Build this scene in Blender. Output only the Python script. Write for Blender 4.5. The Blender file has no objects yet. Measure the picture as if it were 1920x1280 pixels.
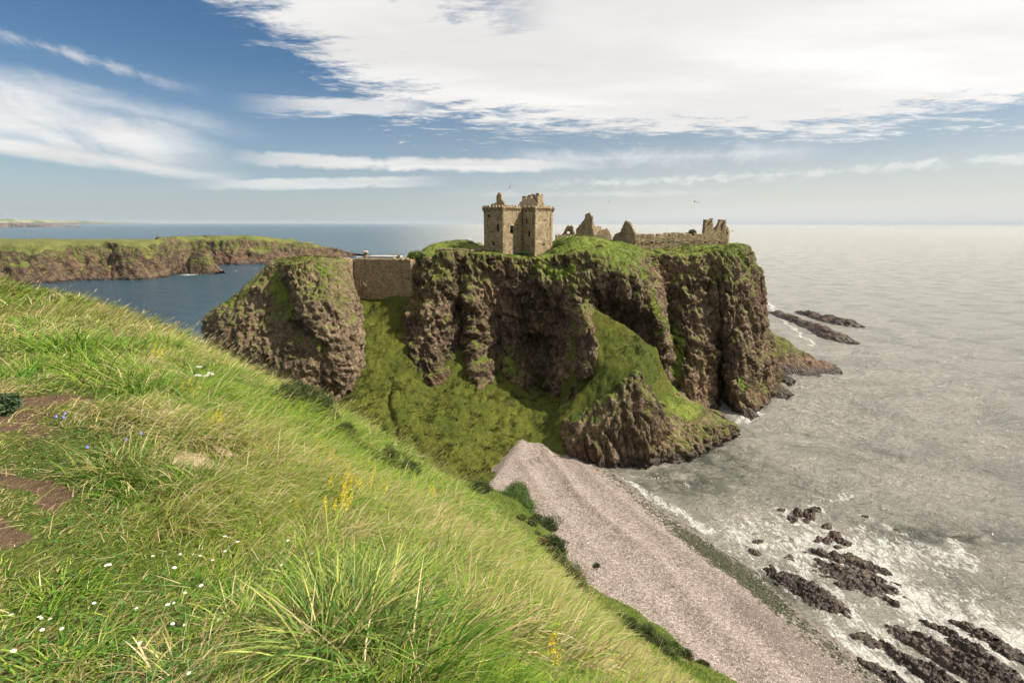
import bpy, math, random, time
import numpy as np
from mathutils import Vector, Matrix
T00 = time.time()
RNG = np.random.default_rng(7)
random.seed(11)
scene = bpy.context.scene
C = scene.collection

# ---------------------------------------------------------------- camera
CAM_H = 55.0
FPX = 907.0                      # focal length in pixels of the 1920 px wide photo
PITCH = math.atan(221.0 / FPX)
ROLL = math.radians(0.09)
CX, CY = 960.0, 640.0
cam_d = bpy.data.cameras.new("camera")
cam = bpy.data.objects.new("camera", cam_d)
C.objects.link(cam)
cam.location = (0, 0, CAM_H)
cam_d.sensor_width = 36.0
cam_d.lens = FPX / 1920.0 * 36.0
cam.rotation_euler = (Matrix.Rotation(math.pi / 2 - PITCH, 3, 'X') @ Matrix.Rotation(ROLL, 3, 'Z')).to_euler()
cam_d.clip_start = 0.05
cam_d.clip_end = 200000.0
scene.camera = cam
scene.render.resolution_x, scene.render.resolution_y = 1024, 682

# ---------------------------------------------------------------- light
SUN_AZ = math.radians(97.0)      # clockwise from +Y (the view direction) towards +X
SUN_EL = math.radians(44.0)
scene.view_settings.view_transform = 'Standard'
scene.view_settings.look = 'None'
scene.view_settings.gamma = 1.0
scene.view_settings.exposure = 0.85
scene.view_settings.use_curve_mapping = False
sun_d = bpy.data.lights.new("sun", 'SUN')
sun_d.energy = 5.0
sun_d.angle = math.radians(1.2)
sun_d.color = (1.0, 0.93, 0.80)
sun = bpy.data.objects.new("sun", sun_d)
C.objects.link(sun)
sun_vec = Vector((math.sin(SUN_AZ) * math.cos(SUN_EL), math.cos(SUN_AZ) * math.cos(SUN_EL), math.sin(SUN_EL)))
sun.rotation_euler = (-sun_vec).to_track_quat('-Z', 'Y').to_euler()
sun.location = (60, 0, 120)


# ---------------------------------------------------------------- node expression helper
class X:
    """wraps a socket so that shader maths can be written as python expressions"""
    nt = None

    def __init__(s, sock):
        s.s = sock

    @staticmethod
    def m(op, *a, clamp=False):
        n = X.nt.nodes.new('ShaderNodeMath')
        n.operation = op
        n.use_clamp = clamp
        for i, v in enumerate(a):
            if isinstance(v, X):
                X.nt.links.new(v.s, n.inputs[i])
            else:
                n.inputs[i].default_value = float(v)
        return X(n.outputs[0])

    def __add__(s, o): return X.m('ADD', s, o)
    def __radd__(s, o): return X.m('ADD', o, s)
    def __sub__(s, o): return X.m('SUBTRACT', s, o)
    def __rsub__(s, o): return X.m('SUBTRACT', o, s)
    def __mul__(s, o): return X.m('MULTIPLY', s, o)
    def __rmul__(s, o): return X.m('MULTIPLY', o, s)
    def __truediv__(s, o): return X.m('DIVIDE', s, o)
    def __pow__(s, o): return X.m('POWER', s, o)
    def clamp(s): return X.m('ADD', s, 0.0, clamp=True)


def put(v, sock):
    if isinstance(v, X):
        X.nt.links.new(v.s, sock)
    elif isinstance(v, (tuple, list)):
        sock.default_value = tuple(v) + ((1.0,) if len(v) == 3 and len(sock.default_value) == 4 else ())
    else:
        sock.default_value = v


def ss(x, a, b):
    n = X.nt.nodes.new('ShaderNodeMapRange')
    n.interpolation_type = 'SMOOTHSTEP'
    put(x, n.inputs[0])
    put(a, n.inputs[1])
    put(b, n.inputs[2])
    return X(n.outputs[0])


def xmin(a, b): return X.m('MINIMUM', a, b)
def xmax(a, b): return X.m('MAXIMUM', a, b)


def xyz(v):
    n = X.nt.nodes.new('ShaderNodeSeparateXYZ')
    put(v, n.inputs[0])
    return X(n.outputs[0]), X(n.outputs[1]), X(n.outputs[2])


def comb(x, y, z):
    n = X.nt.nodes.new('ShaderNodeCombineXYZ')
    for i, v in enumerate((x, y, z)):
        put(v, n.inputs[i])
    return X(n.outputs[0])


def mapping(v, loc=(0, 0, 0), rot=(0, 0, 0), sc=(1, 1, 1)):
    n = X.nt.nodes.new('ShaderNodeMapping')
    put(v, n.inputs[0])
    n.inputs['Location'].default_value = loc
    n.inputs['Rotation'].default_value = rot
    n.inputs['Scale'].default_value = sc
    return X(n.outputs[0])


def noise(v, scale=1.0, detail=4.0, rough=0.5, dist=0.0, lac=2.0):
    n = X.nt.nodes.new('ShaderNodeTexNoise')
    put(v, n.inputs['Vector'])
    n.inputs['Scale'].default_value = scale
    n.inputs['Detail'].default_value = detail
    n.inputs['Roughness'].default_value = rough
    n.inputs['Distortion'].default_value = dist
    n.inputs['Lacunarity'].default_value = lac
    return X(n.outputs['Fac'])


def voro(v, scale=1.0, feature='F1', out='Distance', rand=1.0):
    n = X.nt.nodes.new('ShaderNodeTexVoronoi')
    n.feature = feature
    put(v, n.inputs['Vector'])
    n.inputs['Scale'].default_value = scale
    n.inputs['Randomness'].default_value = rand
    return X(n.outputs[out])


def ramp(x, stops, interp='LINEAR'):
    n = X.nt.nodes.new('ShaderNodeValToRGB')
    n.color_ramp.interpolation = interp
    e = n.color_ramp.elements
    while len(e) < len(stops):
        e.new(0.5)
    for el, (p, c) in zip(e, stops):
        el.position = p
        el.color = tuple(c) + (1.0,)
    put(x, n.inputs[0])
    return X(n.outputs[0])


def mixc(f, a, b, mode='MIX'):
    n = X.nt.nodes.new('ShaderNodeMix')
    n.data_type = 'RGBA'
    n.blend_type = mode
    put(f, n.inputs[0])
    put(a, n.inputs[6])
    put(b, n.inputs[7])
    return X(n.outputs[2])


def geo(out='Position'):
    n = X.nt.nodes.new('ShaderNodeNewGeometry')
    return X(n.outputs[out])


def attr(name, out='Fac'):
    n = X.nt.nodes.new('ShaderNodeAttribute')
    n.attribute_name = name
    return X(n.outputs[out])


def objrand():
    n = X.nt.nodes.new('ShaderNodeObjectInfo')
    return X(n.outputs['Random'])


def bump(h, strength=1.0, distance=0.1, normal=None):
    n = X.nt.nodes.new('ShaderNodeBump')
    n.inputs['Strength'].default_value = strength
    n.inputs['Distance'].default_value = distance
    put(h, n.inputs['Height'])
    if normal is not None:
        put(normal, n.inputs['Normal'])
    return X(n.outputs[0])


def new_mat(name):
    m = bpy.data.materials.new(name)
    m.use_nodes = True
    nt = m.node_tree
    nt.nodes.clear()
    X.nt = nt
    out = nt.nodes.new('ShaderNodeOutputMaterial')
    return m, out


def principled(out, color, rough=0.8, normal=None, spec=0.3, trans=None, **kw):
    p = X.nt.nodes.new('ShaderNodeBsdfPrincipled')
    put(color, p.inputs['Base Color'])
    put(rough, p.inputs['Roughness'])
    put(spec, p.inputs['Specular IOR Level'])
    if normal is not None:
        put(normal, p.inputs['Normal'])
    for k, v in kw.items():
        put(v, p.inputs[k])
    sh = p.outputs[0]
    if trans:
        t = X.nt.nodes.new('ShaderNodeBsdfTranslucent')
        put(color, t.inputs[0])
        mx = X.nt.nodes.new('ShaderNodeMixShader')
        mx.inputs[0].default_value = trans
        X.nt.links.new(sh, mx.inputs[1])
        X.nt.links.new(t.outputs[0], mx.inputs[2])
        sh = mx.outputs[0]
    X.nt.links.new(sh, out.inputs[0])
    return p


# ---------------------------------------------------------------- world: sky and clouds
world = bpy.data.worlds.new("World")
scene.world = world
world.use_nodes = True
wt = world.node_tree
wt.nodes.clear()
X.nt = wt
w_out = wt.nodes.new('ShaderNodeOutputWorld')
w_bg = wt.nodes.new('ShaderNodeBackground')
wt.links.new(w_bg.outputs[0], w_out.inputs[0])
w_bg.inputs[1].default_value = 0.1
sky = wt.nodes.new('ShaderNodeTexSky')
sky.sky_type = 'NISHITA'
sky.sun_disc = False
sky.sun_elevation = SUN_EL
sky.sun_rotation = SUN_AZ
sky.altitude = 60
sky.air_density = 1.0
sky.dust_density = 0.6
sky.ozone_density = 2.5
tc = wt.nodes.new('ShaderNodeTexCoord')
d = X(tc.outputs['Generated'])
dx, dy, dz = xyz(d)
hor = X.m('SQRT', dx * dx + dy * dy)
el = X.m('ARCTAN2', dz, hor) * (180 / math.pi)          # degrees above the horizon
az = X.m('ARCTAN2', dx, dy) * (180 / math.pi)           # degrees right of the view direction
zz = xmax(dz, 0.0) + 0.045
plane = comb(dx / zz, dy / zz, 0.0)                     # a flat cloud deck seen from below
warp = noise(plane, 0.9, 5, 0.6)
n_big = noise(mapping(plane, (3.1, 1.7, 0), (0, 0, 0.5), (0.55, 0.9, 1)), 1.0, 7, 0.62, 0.3)
n_fine = noise(mapping(plane, (0, 0, 0), (0, 0, 0.35), (1.6, 2.8, 1)), 1.6, 8, 0.68, 0.5)
n_fine2 = noise(mapping(plane, (9, 0, 0), (0, 0, -0.2), (3.2, 5.0, 1)), 2.2, 6, 0.65, 0.3)
# main bank: below its ragged lower rim and left rim the blue shows
low = ramp((az + 60) / 120.0, [(0.0, (0.95,) * 3), (0.25, (0.84,) * 3), (0.33, (0.60,) * 3), (0.385, (0.43,) * 3),
                                (0.5, (0.405,) * 3), (0.66, (0.36,) * 3), (0.75, (0.33,) * 3), (1.0, (0.37,) * 3)])
lowdeg = low * 24.0
leftw = ss(az, 2.0, -14.0)
rim = (el - lowdeg) + (n_fine - 0.5) * (7.5 + leftw * 9.0) + (n_fine2 - 0.5) * (3.5 + leftw * 5.0) + (n_big - 0.5) * 5.0
bank = ss(rim, -0.5, 1.9 + ss(az, 5.0, -20.0) * 3.4)
hole = ss(n_big + n_fine * 0.35, 0.60, 0.50) * ss(az, 6.0, -6.0) * ss(el, 9.5, 12.0)
bank = bank * (1.0 - hole * 0.75)
# second, thin tongue that reaches left at az -27..-12, el 10..12.5
tongue = ss(n_fine + (1.0 - X.m('ABSOLUTE', (el - 11.6 - (az + 18.0) * 0.06)) / 1.3) * 0.5, 0.58, 0.86) * ss(az, -29.0, -19.0) * ss(az, -6.0, -13.0)


def streak(az0, az1, c_el, slope, half, soft, seed, dens, sx=0.35, sy=3.0, thr=(0.42, 0.68)):
    v = comb(az * 0.06 * sx * 2, el * 0.25 * sy - az * slope * 0.25 * sy, seed)
    n = noise(v, 1.6, 6, 0.6, 0.4)
    cen = el - (c_el + az * slope)
    prof = 1.0 - X.m('ABSOLUTE', cen / half)
    m = ss(n * 1.0 + prof * 0.42, thr[0], thr[1] + soft) * ss(prof, -0.2, 0.3)
    return m * ss(az, az0 - 4, az0 + 5) * ss(az, az1 + 4, az1 - 6) * dens


s1 = streak(-60, -31, 1.0, -0.17, 2.7, 0.35, 3.3, 0.9, sx=0.9, sy=0.8, thr=(0.36, 0.62))
s1b = streak(-60, -30, 0.9, -0.115, 0.9, 0.25, 5.3, 0.9, sx=0.8, sy=0.7, thr=(0.36, 0.62))
s2 = streak(-45, -33, 6.9, -0.16, 0.8, 0.3, 7.7, 0.6, sx=3.2, sy=1.6, thr=(0.58, 0.76))
s2b = streak(-60, -28, 5.0, -0.13, 1.4, 0.4, 12.7, 0.5, sx=0.9, sy=0.9, thr=(0.44, 0.7))
s3 = streak(-27, 8, 6.3, 0.004, 0.85, 0.1, 1.2, 0.85, sx=1.4, sy=0.9, thr=(0.44, 0.68))
s4 = streak(-30, -10, 5.0, 0.045, 0.65, 0.1, 21.2, 0.7, sx=1.3, sy=0.9, thr=(0.42, 0.66))
s5 = streak(4, 60, 4.2, 0.02, 1.3, 0.1, 31.2, 0.5, sx=2.6, sy=2.2, thr=(0.74, 0.9))
s6 = streak(0, 30, 6.9, 0.0, 1.3, 0.3, 41.2, 0.5, sx=1.5, sy=0.9, thr=(0.46, 0.75))
s7 = streak(-5, 22, 3.2, 0.0, 0.7, 0.2, 51.2, 0.35, sx=1.8, sy=1.8, thr=(0.6, 0.85))
wisps = xmax(xmax(xmax(s1, s2), xmax(s3, s4)), xmax(xmax(xmax(s5, s1b), s2b), xmax(s6, s7)))
cover = xmax(xmax(bank, tongue * 0.8), wisps)
behind = ss(noise(plane, 0.8, 5, 0.6), 0.48, 0.62) * ss(X.m('ABSOLUTE', az), 60, 90) * ss(el, 3, 10)
cover = xmax(cover, behind * 0.12).clamp()
# brightness inside the clouds: thin grey undersides and near-white parts
shade = noise(mapping(plane, (2, 5, 0), (0, 0, 0.25), (0.35, 0.8, 1)), 0.9, 5, 0.55)
shade2 = n_fine
cl = (ss(shade, 0.36, 0.62) * 0.16 + 0.70 + shade2 * 0.10) + ss(az, -10, 40) * 0.06
cl = cl * 6.0
cloud_col = comb(cl * 1.0, cl * 0.985, cl * 0.965)
# clear sky: deeper blue to the left, milky towards the horizon and to the right
hs = wt.nodes.new('ShaderNodeHueSaturation')
hs.inputs['Saturation'].default_value = 1.25
hs.inputs['Value'].default_value = 0.47
wt.links.new(sky.outputs[0], hs.inputs['Color'])
clear = X(hs.outputs[0])
milk = ramp(el / 24.0, [(0.0, (0.88,) * 3), (0.12, (0.62,) * 3), (0.3, (0.30,) * 3), (0.6, (0.05,) * 3), (1.0, (0.0,) * 3)])
milk_c = mixc(ss(az, -40, 30), (2.55, 3.0, 3.45), (4.2, 4.22, 4.0))
rear = ss(X.m('ABSOLUTE', az), 62.0, 100.0)  # unseen sky behind the camera, dimmed to cut fill on the cliffs
mk = (milk * (1.0 - rear * 0.75) * (0.85 + ss(az, -30, 30) * 0.45)).clamp()
clear = mixc(mk, clear, milk_c)
clear = mixc(rear * 0.35, clear, (0.0, 0.0, 0.0))
final = mixc(cover * ss(el, 0.2, 2.0), clear, cloud_col)
wt.links.new(final.s, w_bg.inputs[0])


# ---------------------------------------------------------------- pixel rays -> points of the place
cp, sp = math.cos(PITCH), math.sin(PITCH)


def ray(px, py):
    u = (np.asarray(px, float) - CX) / FPX
    v = (CY - np.asarray(py, float)) / FPX
    return u, cp + v * sp, -sp + v * cp


def P(px, py, Y):
    u, y, z = ray(px, py)
    t = Y / y
    return np.array([u * t, Y, CAM_H + z * t])


def PZ(px, py, z=0.0):
    u, y, zz_ = ray(px, py)
    t = (z - CAM_H) / zz_
    return np.array([u * t, y * t, z])


# ---------------------------------------------------------------- numpy noise
def _h(ix, iy, iz, seed):
    with np.errstate(over='ignore'):
        n = (ix.astype(np.uint32) * np.uint32(374761393) + iy.astype(np.uint32) * np.uint32(668265263)
             + iz.astype(np.uint32) * np.uint32(2147483647) + np.uint32(seed * 974711 + 1013))
        n = (n ^ (n >> np.uint32(13))) * np.uint32(1274126177)
        n = n ^ (n >> np.uint32(16))
        n = n * np.uint32(2246822519)
        n = n ^ (n >> np.uint32(15))
    return (n & np.uint32(0xffffff)).astype(np.float32) / 16777215.0 * 2 - 1


def vn(p, seed=0):
    f = np.floor(p)
    i = f.astype(np.int64)
    t = (p - f).astype(np.float32)
    t = t * t * t * (t * (t * 6 - 15) + 10)
    x, y, z = i[:, 0], i[:, 1], i[:, 2]
    r = 0
    for a in (0, 1):
        wx = t[:, 0] if a else 1 - t[:, 0]
        for b in (0, 1):
            wy = t[:, 1] if b else 1 - t[:, 1]
            for c in (0, 1):
                wz = t[:, 2] if c else 1 - t[:, 2]
                r = r + _h(x + a, y + b, z + c, seed) * wx * wy * wz
    return r


def fbm(p, scale=1.0, octv=4, rough=0.5, seed=0, ridged=False):
    p = np.asarray(p, float) / scale
    a, s, tot = 1.0, 0.0, 0.0
    for o in range(octv):
        n = vn(p + o * 17.3, seed + o)
        if ridged:
            n = 1 - 2 * np.abs(n)
        s = s + n * a
        tot += a
        a *= rough
        p = p * 2.03
    return s / tot * (1.6 if not ridged else 1.0)


def cell(p, scale=1.0, seed=0):
    """F1 distance of jittered cells (0 at the stone centre .. about 1)"""
    p = np.asarray(p, float) / scale
    f = np.floor(p).astype(np.int64)
    best = np.full(len(p), 9.0)
    for a in (-1, 0, 1):
        for b in (-1, 0, 1):
            for c in (-1, 0, 1):
                q = f + (a, b, c)
                j = np.stack([_h(q[:, 0], q[:, 1], q[:, 2], seed + k) * 0.5 + 0.5 for k in range(3)], 1)
                dd = ((q + j - p) ** 2).sum(1)
                best = np.minimum(best, dd)
    return np.sqrt(best)


def cellv(p, scale=1.0, seed=0):
    """random value of the nearest jittered cell (-1..1) and the gap F2-F1"""
    p = np.asarray(p, float) / scale
    f = np.floor(p).astype(np.int64)
    b1 = np.full(len(p), 9.0)
    b2 = np.full(len(p), 9.0)
    val = np.zeros(len(p))
    for a in (-1, 0, 1):
        for b in (-1, 0, 1):
            for c in (-1, 0, 1):
                q = f + (a, b, c)
                j = np.stack([_h(q[:, 0], q[:, 1], q[:, 2], seed + k) * 0.5 + 0.5 for k in range(3)], 1)
                dd = ((q + j - p) ** 2).sum(1)
                m = dd < b1
                b2 = np.where(m, b1, np.minimum(b2, dd))
                val = np.where(m, _h(q[:, 0], q[:, 1], q[:, 2], seed + 9), val)
                b1 = np.where(m, dd, b1)
    return val, np.sqrt(b2) - np.sqrt(b1)


def sstep(x, a, b):
    t = np.clip((x - a) / (b - a), 0, 1)
    return t * t * (3 - 2 * t)


# ---------------------------------------------------------------- mesh helpers
def mesh_np(name, V, faces, smooth=True, attrs=None, mats=None):
    """faces: list of (n,k) int arrays"""
    me = bpy.data.meshes.new(name)
    V = np.asarray(V, np.float32)
    me.vertices.add(len(V))
    me.vertices.foreach_set('co', V.ravel())
    faces = [np.asarray(f, np.int32) for f in faces if len(f)]
    nl = sum(f.size for f in faces)
    npoly = sum(len(f) for f in faces)
    me.loops.add(nl)
    me.loops.foreach_set('vertex_index', np.concatenate([f.ravel() for f in faces]))
    me.polygons.add(npoly)
    st, o = [], 0
    for f in faces:
        st.append(o + np.arange(len(f)) * f.shape[1])
        o += f.size
    me.polygons.foreach_set('loop_start', np.concatenate(st).astype(np.int32))
    if smooth:
        me.polygons.foreach_set('use_smooth', np.ones(npoly, bool))
    for k, a in (attrs or {}).items():
        a = np.asarray(a, np.float32)
        if a.ndim == 2:
            if a.shape[1] == 3:
                a = np.concatenate([a, np.ones((len(a), 1), np.float32)], 1)
            at = me.attributes.new(k, 'FLOAT_COLOR', 'POINT')
            at.data.foreach_set('color', a.ravel())
        else:
            at = me.attributes.new(k, 'FLOAT', 'POINT')
            at.data.foreach_set('value', a)
    me.update(calc_edges=True)
    return me


def link(name, me, mat=None, parent=None, **props):
    o = bpy.data.objects.new(name, me)
    C.objects.link(o)
    if mat is not None and me is not None:
        if not me.materials:
            me.materials.append(mat)
    if parent is not None:
        o.parent = parent
    for k, v in props.items():
        if v:
            o[k] = v
    return o


def thing(name, label, category, loc=(0, 0, 0), group=None, me=None, mat=None):
    o = link(name, me, mat)
    o.location = loc
    o['label'] = label
    o['category'] = category
    if group:
        o['group'] = group
    return o


def grid_faces(nu, nv, closed_u=False):
    """vertex index = i*nv + j ; i along u, j along v"""
    iu = np.arange(nu if closed_u else nu - 1)
    jv = np.arange(nv - 1)
    I, J = np.meshgrid(iu, jv, indexing='ij')
    I2 = (I + 1) % nu
    return np.stack([I * nv + J, I2 * nv + J, I2 * nv + J + 1, I * nv + J + 1], -1).reshape(-1, 4)


def cr(A, t, closed=False):
    """Catmull-Rom along axis 0 of A at params t (0..n or n-1)"""
    n = len(A)
    i = np.floor(t).astype(int)
    f = (t - i)
    if closed:
        g = lambda k: A[(i + k) % n]
    else:
        i = np.clip(i, 0, n - 2)
        f = t - i
        g = lambda k: A[np.clip(i + k, 0, n - 1)]
    f = f.reshape((-1,) + (1,) * (A.ndim - 1))
    p0, p1, p2, p3 = g(-1), g(0), g(1), g(2)
    return 0.5 * (2 * p1 + (p2 - p0) * f + (2 * p0 - 5 * p1 + 4 * p2 - p3) * f * f + (3 * p1 - p0 - 3 * p2 + p3) * f ** 3)


def loft(cols, step, rstep, closed=True, weights=None):
    """cols [C][R][3] control net -> dense grid (nu,nv,3)"""
    A = np.array(cols, float)
    Cn, R = A.shape[:2]
    # rows
    L = np.linalg.norm(np.diff(A, axis=1), axis=2).mean(0)
    tv = np.concatenate([np.linspace(k, k + 1, max(2, int(L[k] / rstep)), endpoint=False) for k in range(R - 1)] + [[R - 1]])
    B = cr(A.transpose(1, 0, 2), tv).transpose(1, 0, 2)
    nseg = Cn if closed else Cn - 1
    ext = np.roll(A, -1, 0) if closed else np.concatenate([A[1:], A[-1:]])
    Ls = np.linalg.norm(ext - A, axis=2).max(1)[:nseg]
    w = np.ones(nseg) if weights is None else np.array(weights, float)
    tu = np.concatenate([np.linspace(k, k + 1, max(2, int(Ls[k] * w[k] / step)), endpoint=False) for k in range(nseg)] + ([] if closed else [[nseg]]))
    return cr(B, tu, closed)


def gnormals(G, closed=True):
    if closed:
        du = np.roll(G, -1, 0) - np.roll(G, 1, 0)
    else:
        du = np.gradient(G, axis=0)
    dv = np.gradient(G, axis=1)
    n = np.cross(du, dv)
    return n / (np.linalg.norm(n, axis=2, keepdims=True) + 1e-9)


class TPS:
    def __init__(s, pts, lam=0.0, sc=1.0):
        s.p = np.array(pts, float)[:, :2] / sc
        z = np.array(pts, float)[:, 2]
        s.sc = sc
        n = len(z)
        r = np.linalg.norm(s.p[:, None] - s.p[None], axis=2)
        K = s.k(r) + np.eye(n) * lam
        Q = np.concatenate([np.ones((n, 1)), s.p], 1)
        M = np.zeros((n + 3, n + 3))
        M[:n, :n] = K
        M[:n, n:] = Q
        M[n:, :n] = Q.T
        s.w = np.linalg.solve(M, np.concatenate([z, np.zeros(3)]))

    def k(s, r):
        return np.where(r > 1e-9, r * r * np.log(np.maximum(r, 1e-9)), 0)

    def __call__(s, x, y):
        q = np.stack([np.ravel(x), np.ravel(y)], 1) / s.sc
        o = np.empty(len(q))
        n = len(s.p)
        for a in range(0, len(q), 40000):
            c = q[a:a + 40000]
            r = np.linalg.norm(c[:, None] - s.p[None], axis=2)
            o[a:a + 40000] = s.k(r) @ s.w[:n] + s.w[n] + c @ s.w[n + 1:]
        return o.reshape(np.shape(x))


def height_sheet(name, xs, ys, fz, mat, attrs_f=None, **props):
    XX, YY = np.meshgrid(xs, ys, indexing='ij')
    ZZ = fz(XX, YY)
    V = np.stack([XX, YY, ZZ], -1).reshape(-1, 3)
    at = attrs_f(V) if attrs_f else None
    me = mesh_np(name, V, [grid_faces(len(xs), len(ys))], attrs=at)
    return link(name, me, mat, **props)

# ================================================================ materials of the ground
def m_rock(name, c_dark, c_mid, c_light, scale=1.0, wet=True, gstops=None):
    m, out = new_mat(name)
    p = geo()
    px_, py_, pz_ = xyz(p)
    n1 = noise(p, 0.10, 6, 0.6)
    n2 = noise(p, 0.7 * scale, 8, 0.7)
    v1 = voro(p, 1.5 * scale, 'F1', 'Color')
    cr_, cg_, cb_ = xyz(v1)
    v2 = voro(p, 3.4 * scale, 'F1', 'Color')
    cr2, _, _ = xyz(v2)
    d1 = voro(p, 1.5 * scale)
    d2 = voro(p, 3.4 * scale)
    st = noise(comb(px_ + pz_ * 0.22, py_, pz_ * 0.12), 0.9 * scale, 6, 0.65)      # steep beds
    f = n1 * 0.50 + n2 * 0.42 + st * 0.42 + cr_ * 0.08 + cr2 * 0.09 - 0.27
    col = ramp(f, [(0.24, c_dark), (0.46, c_mid), (0.60, c_light), (0.82, tuple(min(1, c * 1.5) for c in c_light))])
    iron = ss(noise(p, 0.055, 3, 0.5), 0.50, 0.66)
    col = mixc(iron * 0.55, col, mixc(0.5, col, (0.17, 0.075, 0.052)))
    lichen = ss(noise(p, 0.9 * scale, 6, 0.75), 0.56, 0.66) * attr('lichen')
    col = mixc(lichen * 0.8, col, (0.26, 0.19, 0.03))
    moss = ss(noise(p, 0.45 * scale, 7, 0.72) + attr('moss') * 0.42, 0.62, 0.80)
    mossc = mixc(noise(p, 1.7, 4, 0.6), (0.055, 0.075, 0.012), (0.16, 0.17, 0.035))
    col = mixc(moss * 0.85, col, mossc)
    g = ss(attr('grass') + (noise(p, 1.3, 5, 0.7) - 0.5) * 1.1, 0.40, 0.62)
    gc = ramp(noise(p, 0.5, 7, 0.7) * 0.55 + noise(p, 0.06, 3, 0.5) * 0.55 - 0.06,
              gstops or [(0.25, (0.030, 0.052, 0.009)), (0.45, (0.075, 0.105, 0.014)), (0.62, (0.150, 0.165, 0.026)), (0.8, (0.26, 0.23, 0.06))])
    col = mixc(g, col, gc)
    rough = 0.88
    if wet:
        wt_ = ss(pz_ + (noise(p, 0.35, 4, 0.6) - 0.5) * 3.0, 3.4, 0.8)
        col = mixc(wt_ * (0.45 if name == 'skerry_rock' else 0.80), col, (0.022, 0.017, 0.013))
        rough = 0.88 - wt_ * 0.5
    h = (1.0 - d1) * 0.35 + (1.0 - d2) * 0.16 + n2 * 0.6 + st * 0.35 + noise(p, 4.5 * scale, 5, 0.7) * 0.14
    h = h * (1.0 - g * 0.55)
    principled(out, col, rough, bump(h, 1.0, 1.0 / scale * 0.9), spec=0.25)
    return m


M_cliff = m_rock('cliff_rock', (0.013, 0.009, 0.006), (0.072, 0.047, 0.030), (0.215, 0.155, 0.097))
M_stack = m_rock('stack_rock', (0.020, 0.014, 0.009), (0.098, 0.068, 0.043), (0.235, 0.172, 0.112), 1.5)
M_skerry = m_rock('skerry_rock', (0.012, 0.009, 0.007), (0.048, 0.034, 0.026), (0.17, 0.125, 0.095), 1.2)
M_far = m_rock('far_rock', (0.02, 0.014, 0.010), (0.066, 0.042, 0.028), (0.15, 0.108, 0.062), 0.25,
              gstops=[(0.25, (0.045, 0.055, 0.014)), (0.45, (0.085, 0.095, 0.022)), (0.62, (0.14, 0.135, 0.035)), (0.8, (0.22, 0.19, 0.06))])


def m_turf(name, stops, sc=1.0, soil=False):
    m, out = new_mat(name)
    p = geo()
    a = noise(p, 0.10 * sc, 4, 0.6)
    b = noise(p, 0.75 * sc, 8, 0.72)
    c = noise(p, 3.5 * sc, 6, 0.7)
    col = ramp(a * 0.45 + b * 0.42 + c * 0.30 - 0.09, stops)
    dk = ss(noise(p, 0.55 * sc, 7, 0.75, 0.8), 0.54, 0.64)
    col = mixc(dk * 0.7, col, mixc(c, (0.024, 0.026, 0.008), (0.075, 0.055, 0.022)))
    if soil:
        s = attr('soil')
        sc_ = mixc(noise(p, 14, 6, 0.7), (0.055, 0.034, 0.021), (0.165, 0.105, 0.066))
        sand = mixc(noise(p, 25, 5, 0.7), (0.36, 0.25, 0.155), (0.56, 0.43, 0.30))
        n = (noise(p, 9, 6, 0.75) - 0.5) * 0.9
        col = mixc(ss(s + n, 0.42, 0.62), col, sc_)
        col = mixc(ss(attr('sand') + n, 0.42, 0.62), col, sand)
    h = b * 0.5 + c * 0.35 + noise(p, 14 * sc, 4, 0.7) * 0.1
    principled(out, col, 0.9, bump(h, 0.9, 0.5 / sc), spec=0.15)
    return m


M_slope = m_turf('slope_turf', [(0.25, (0.022, 0.036, 0.007)), (0.45, (0.058, 0.074, 0.011)), (0.6, (0.11, 0.115, 0.018)), (0.8, (0.20, 0.165, 0.05))])
M_hill = m_turf('hill_turf', [(0.2, (0.030, 0.045, 0.009)), (0.45, (0.060, 0.085, 0.014)), (0.65, (0.115, 0.125, 0.028)), (0.85, (0.22, 0.18, 0.07))], 2.0, True)


# ================================================================ headland
PT = lambda *a: P(*a) if len(a) == 3 and a[0] > 200 else np.array(a, float)


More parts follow.
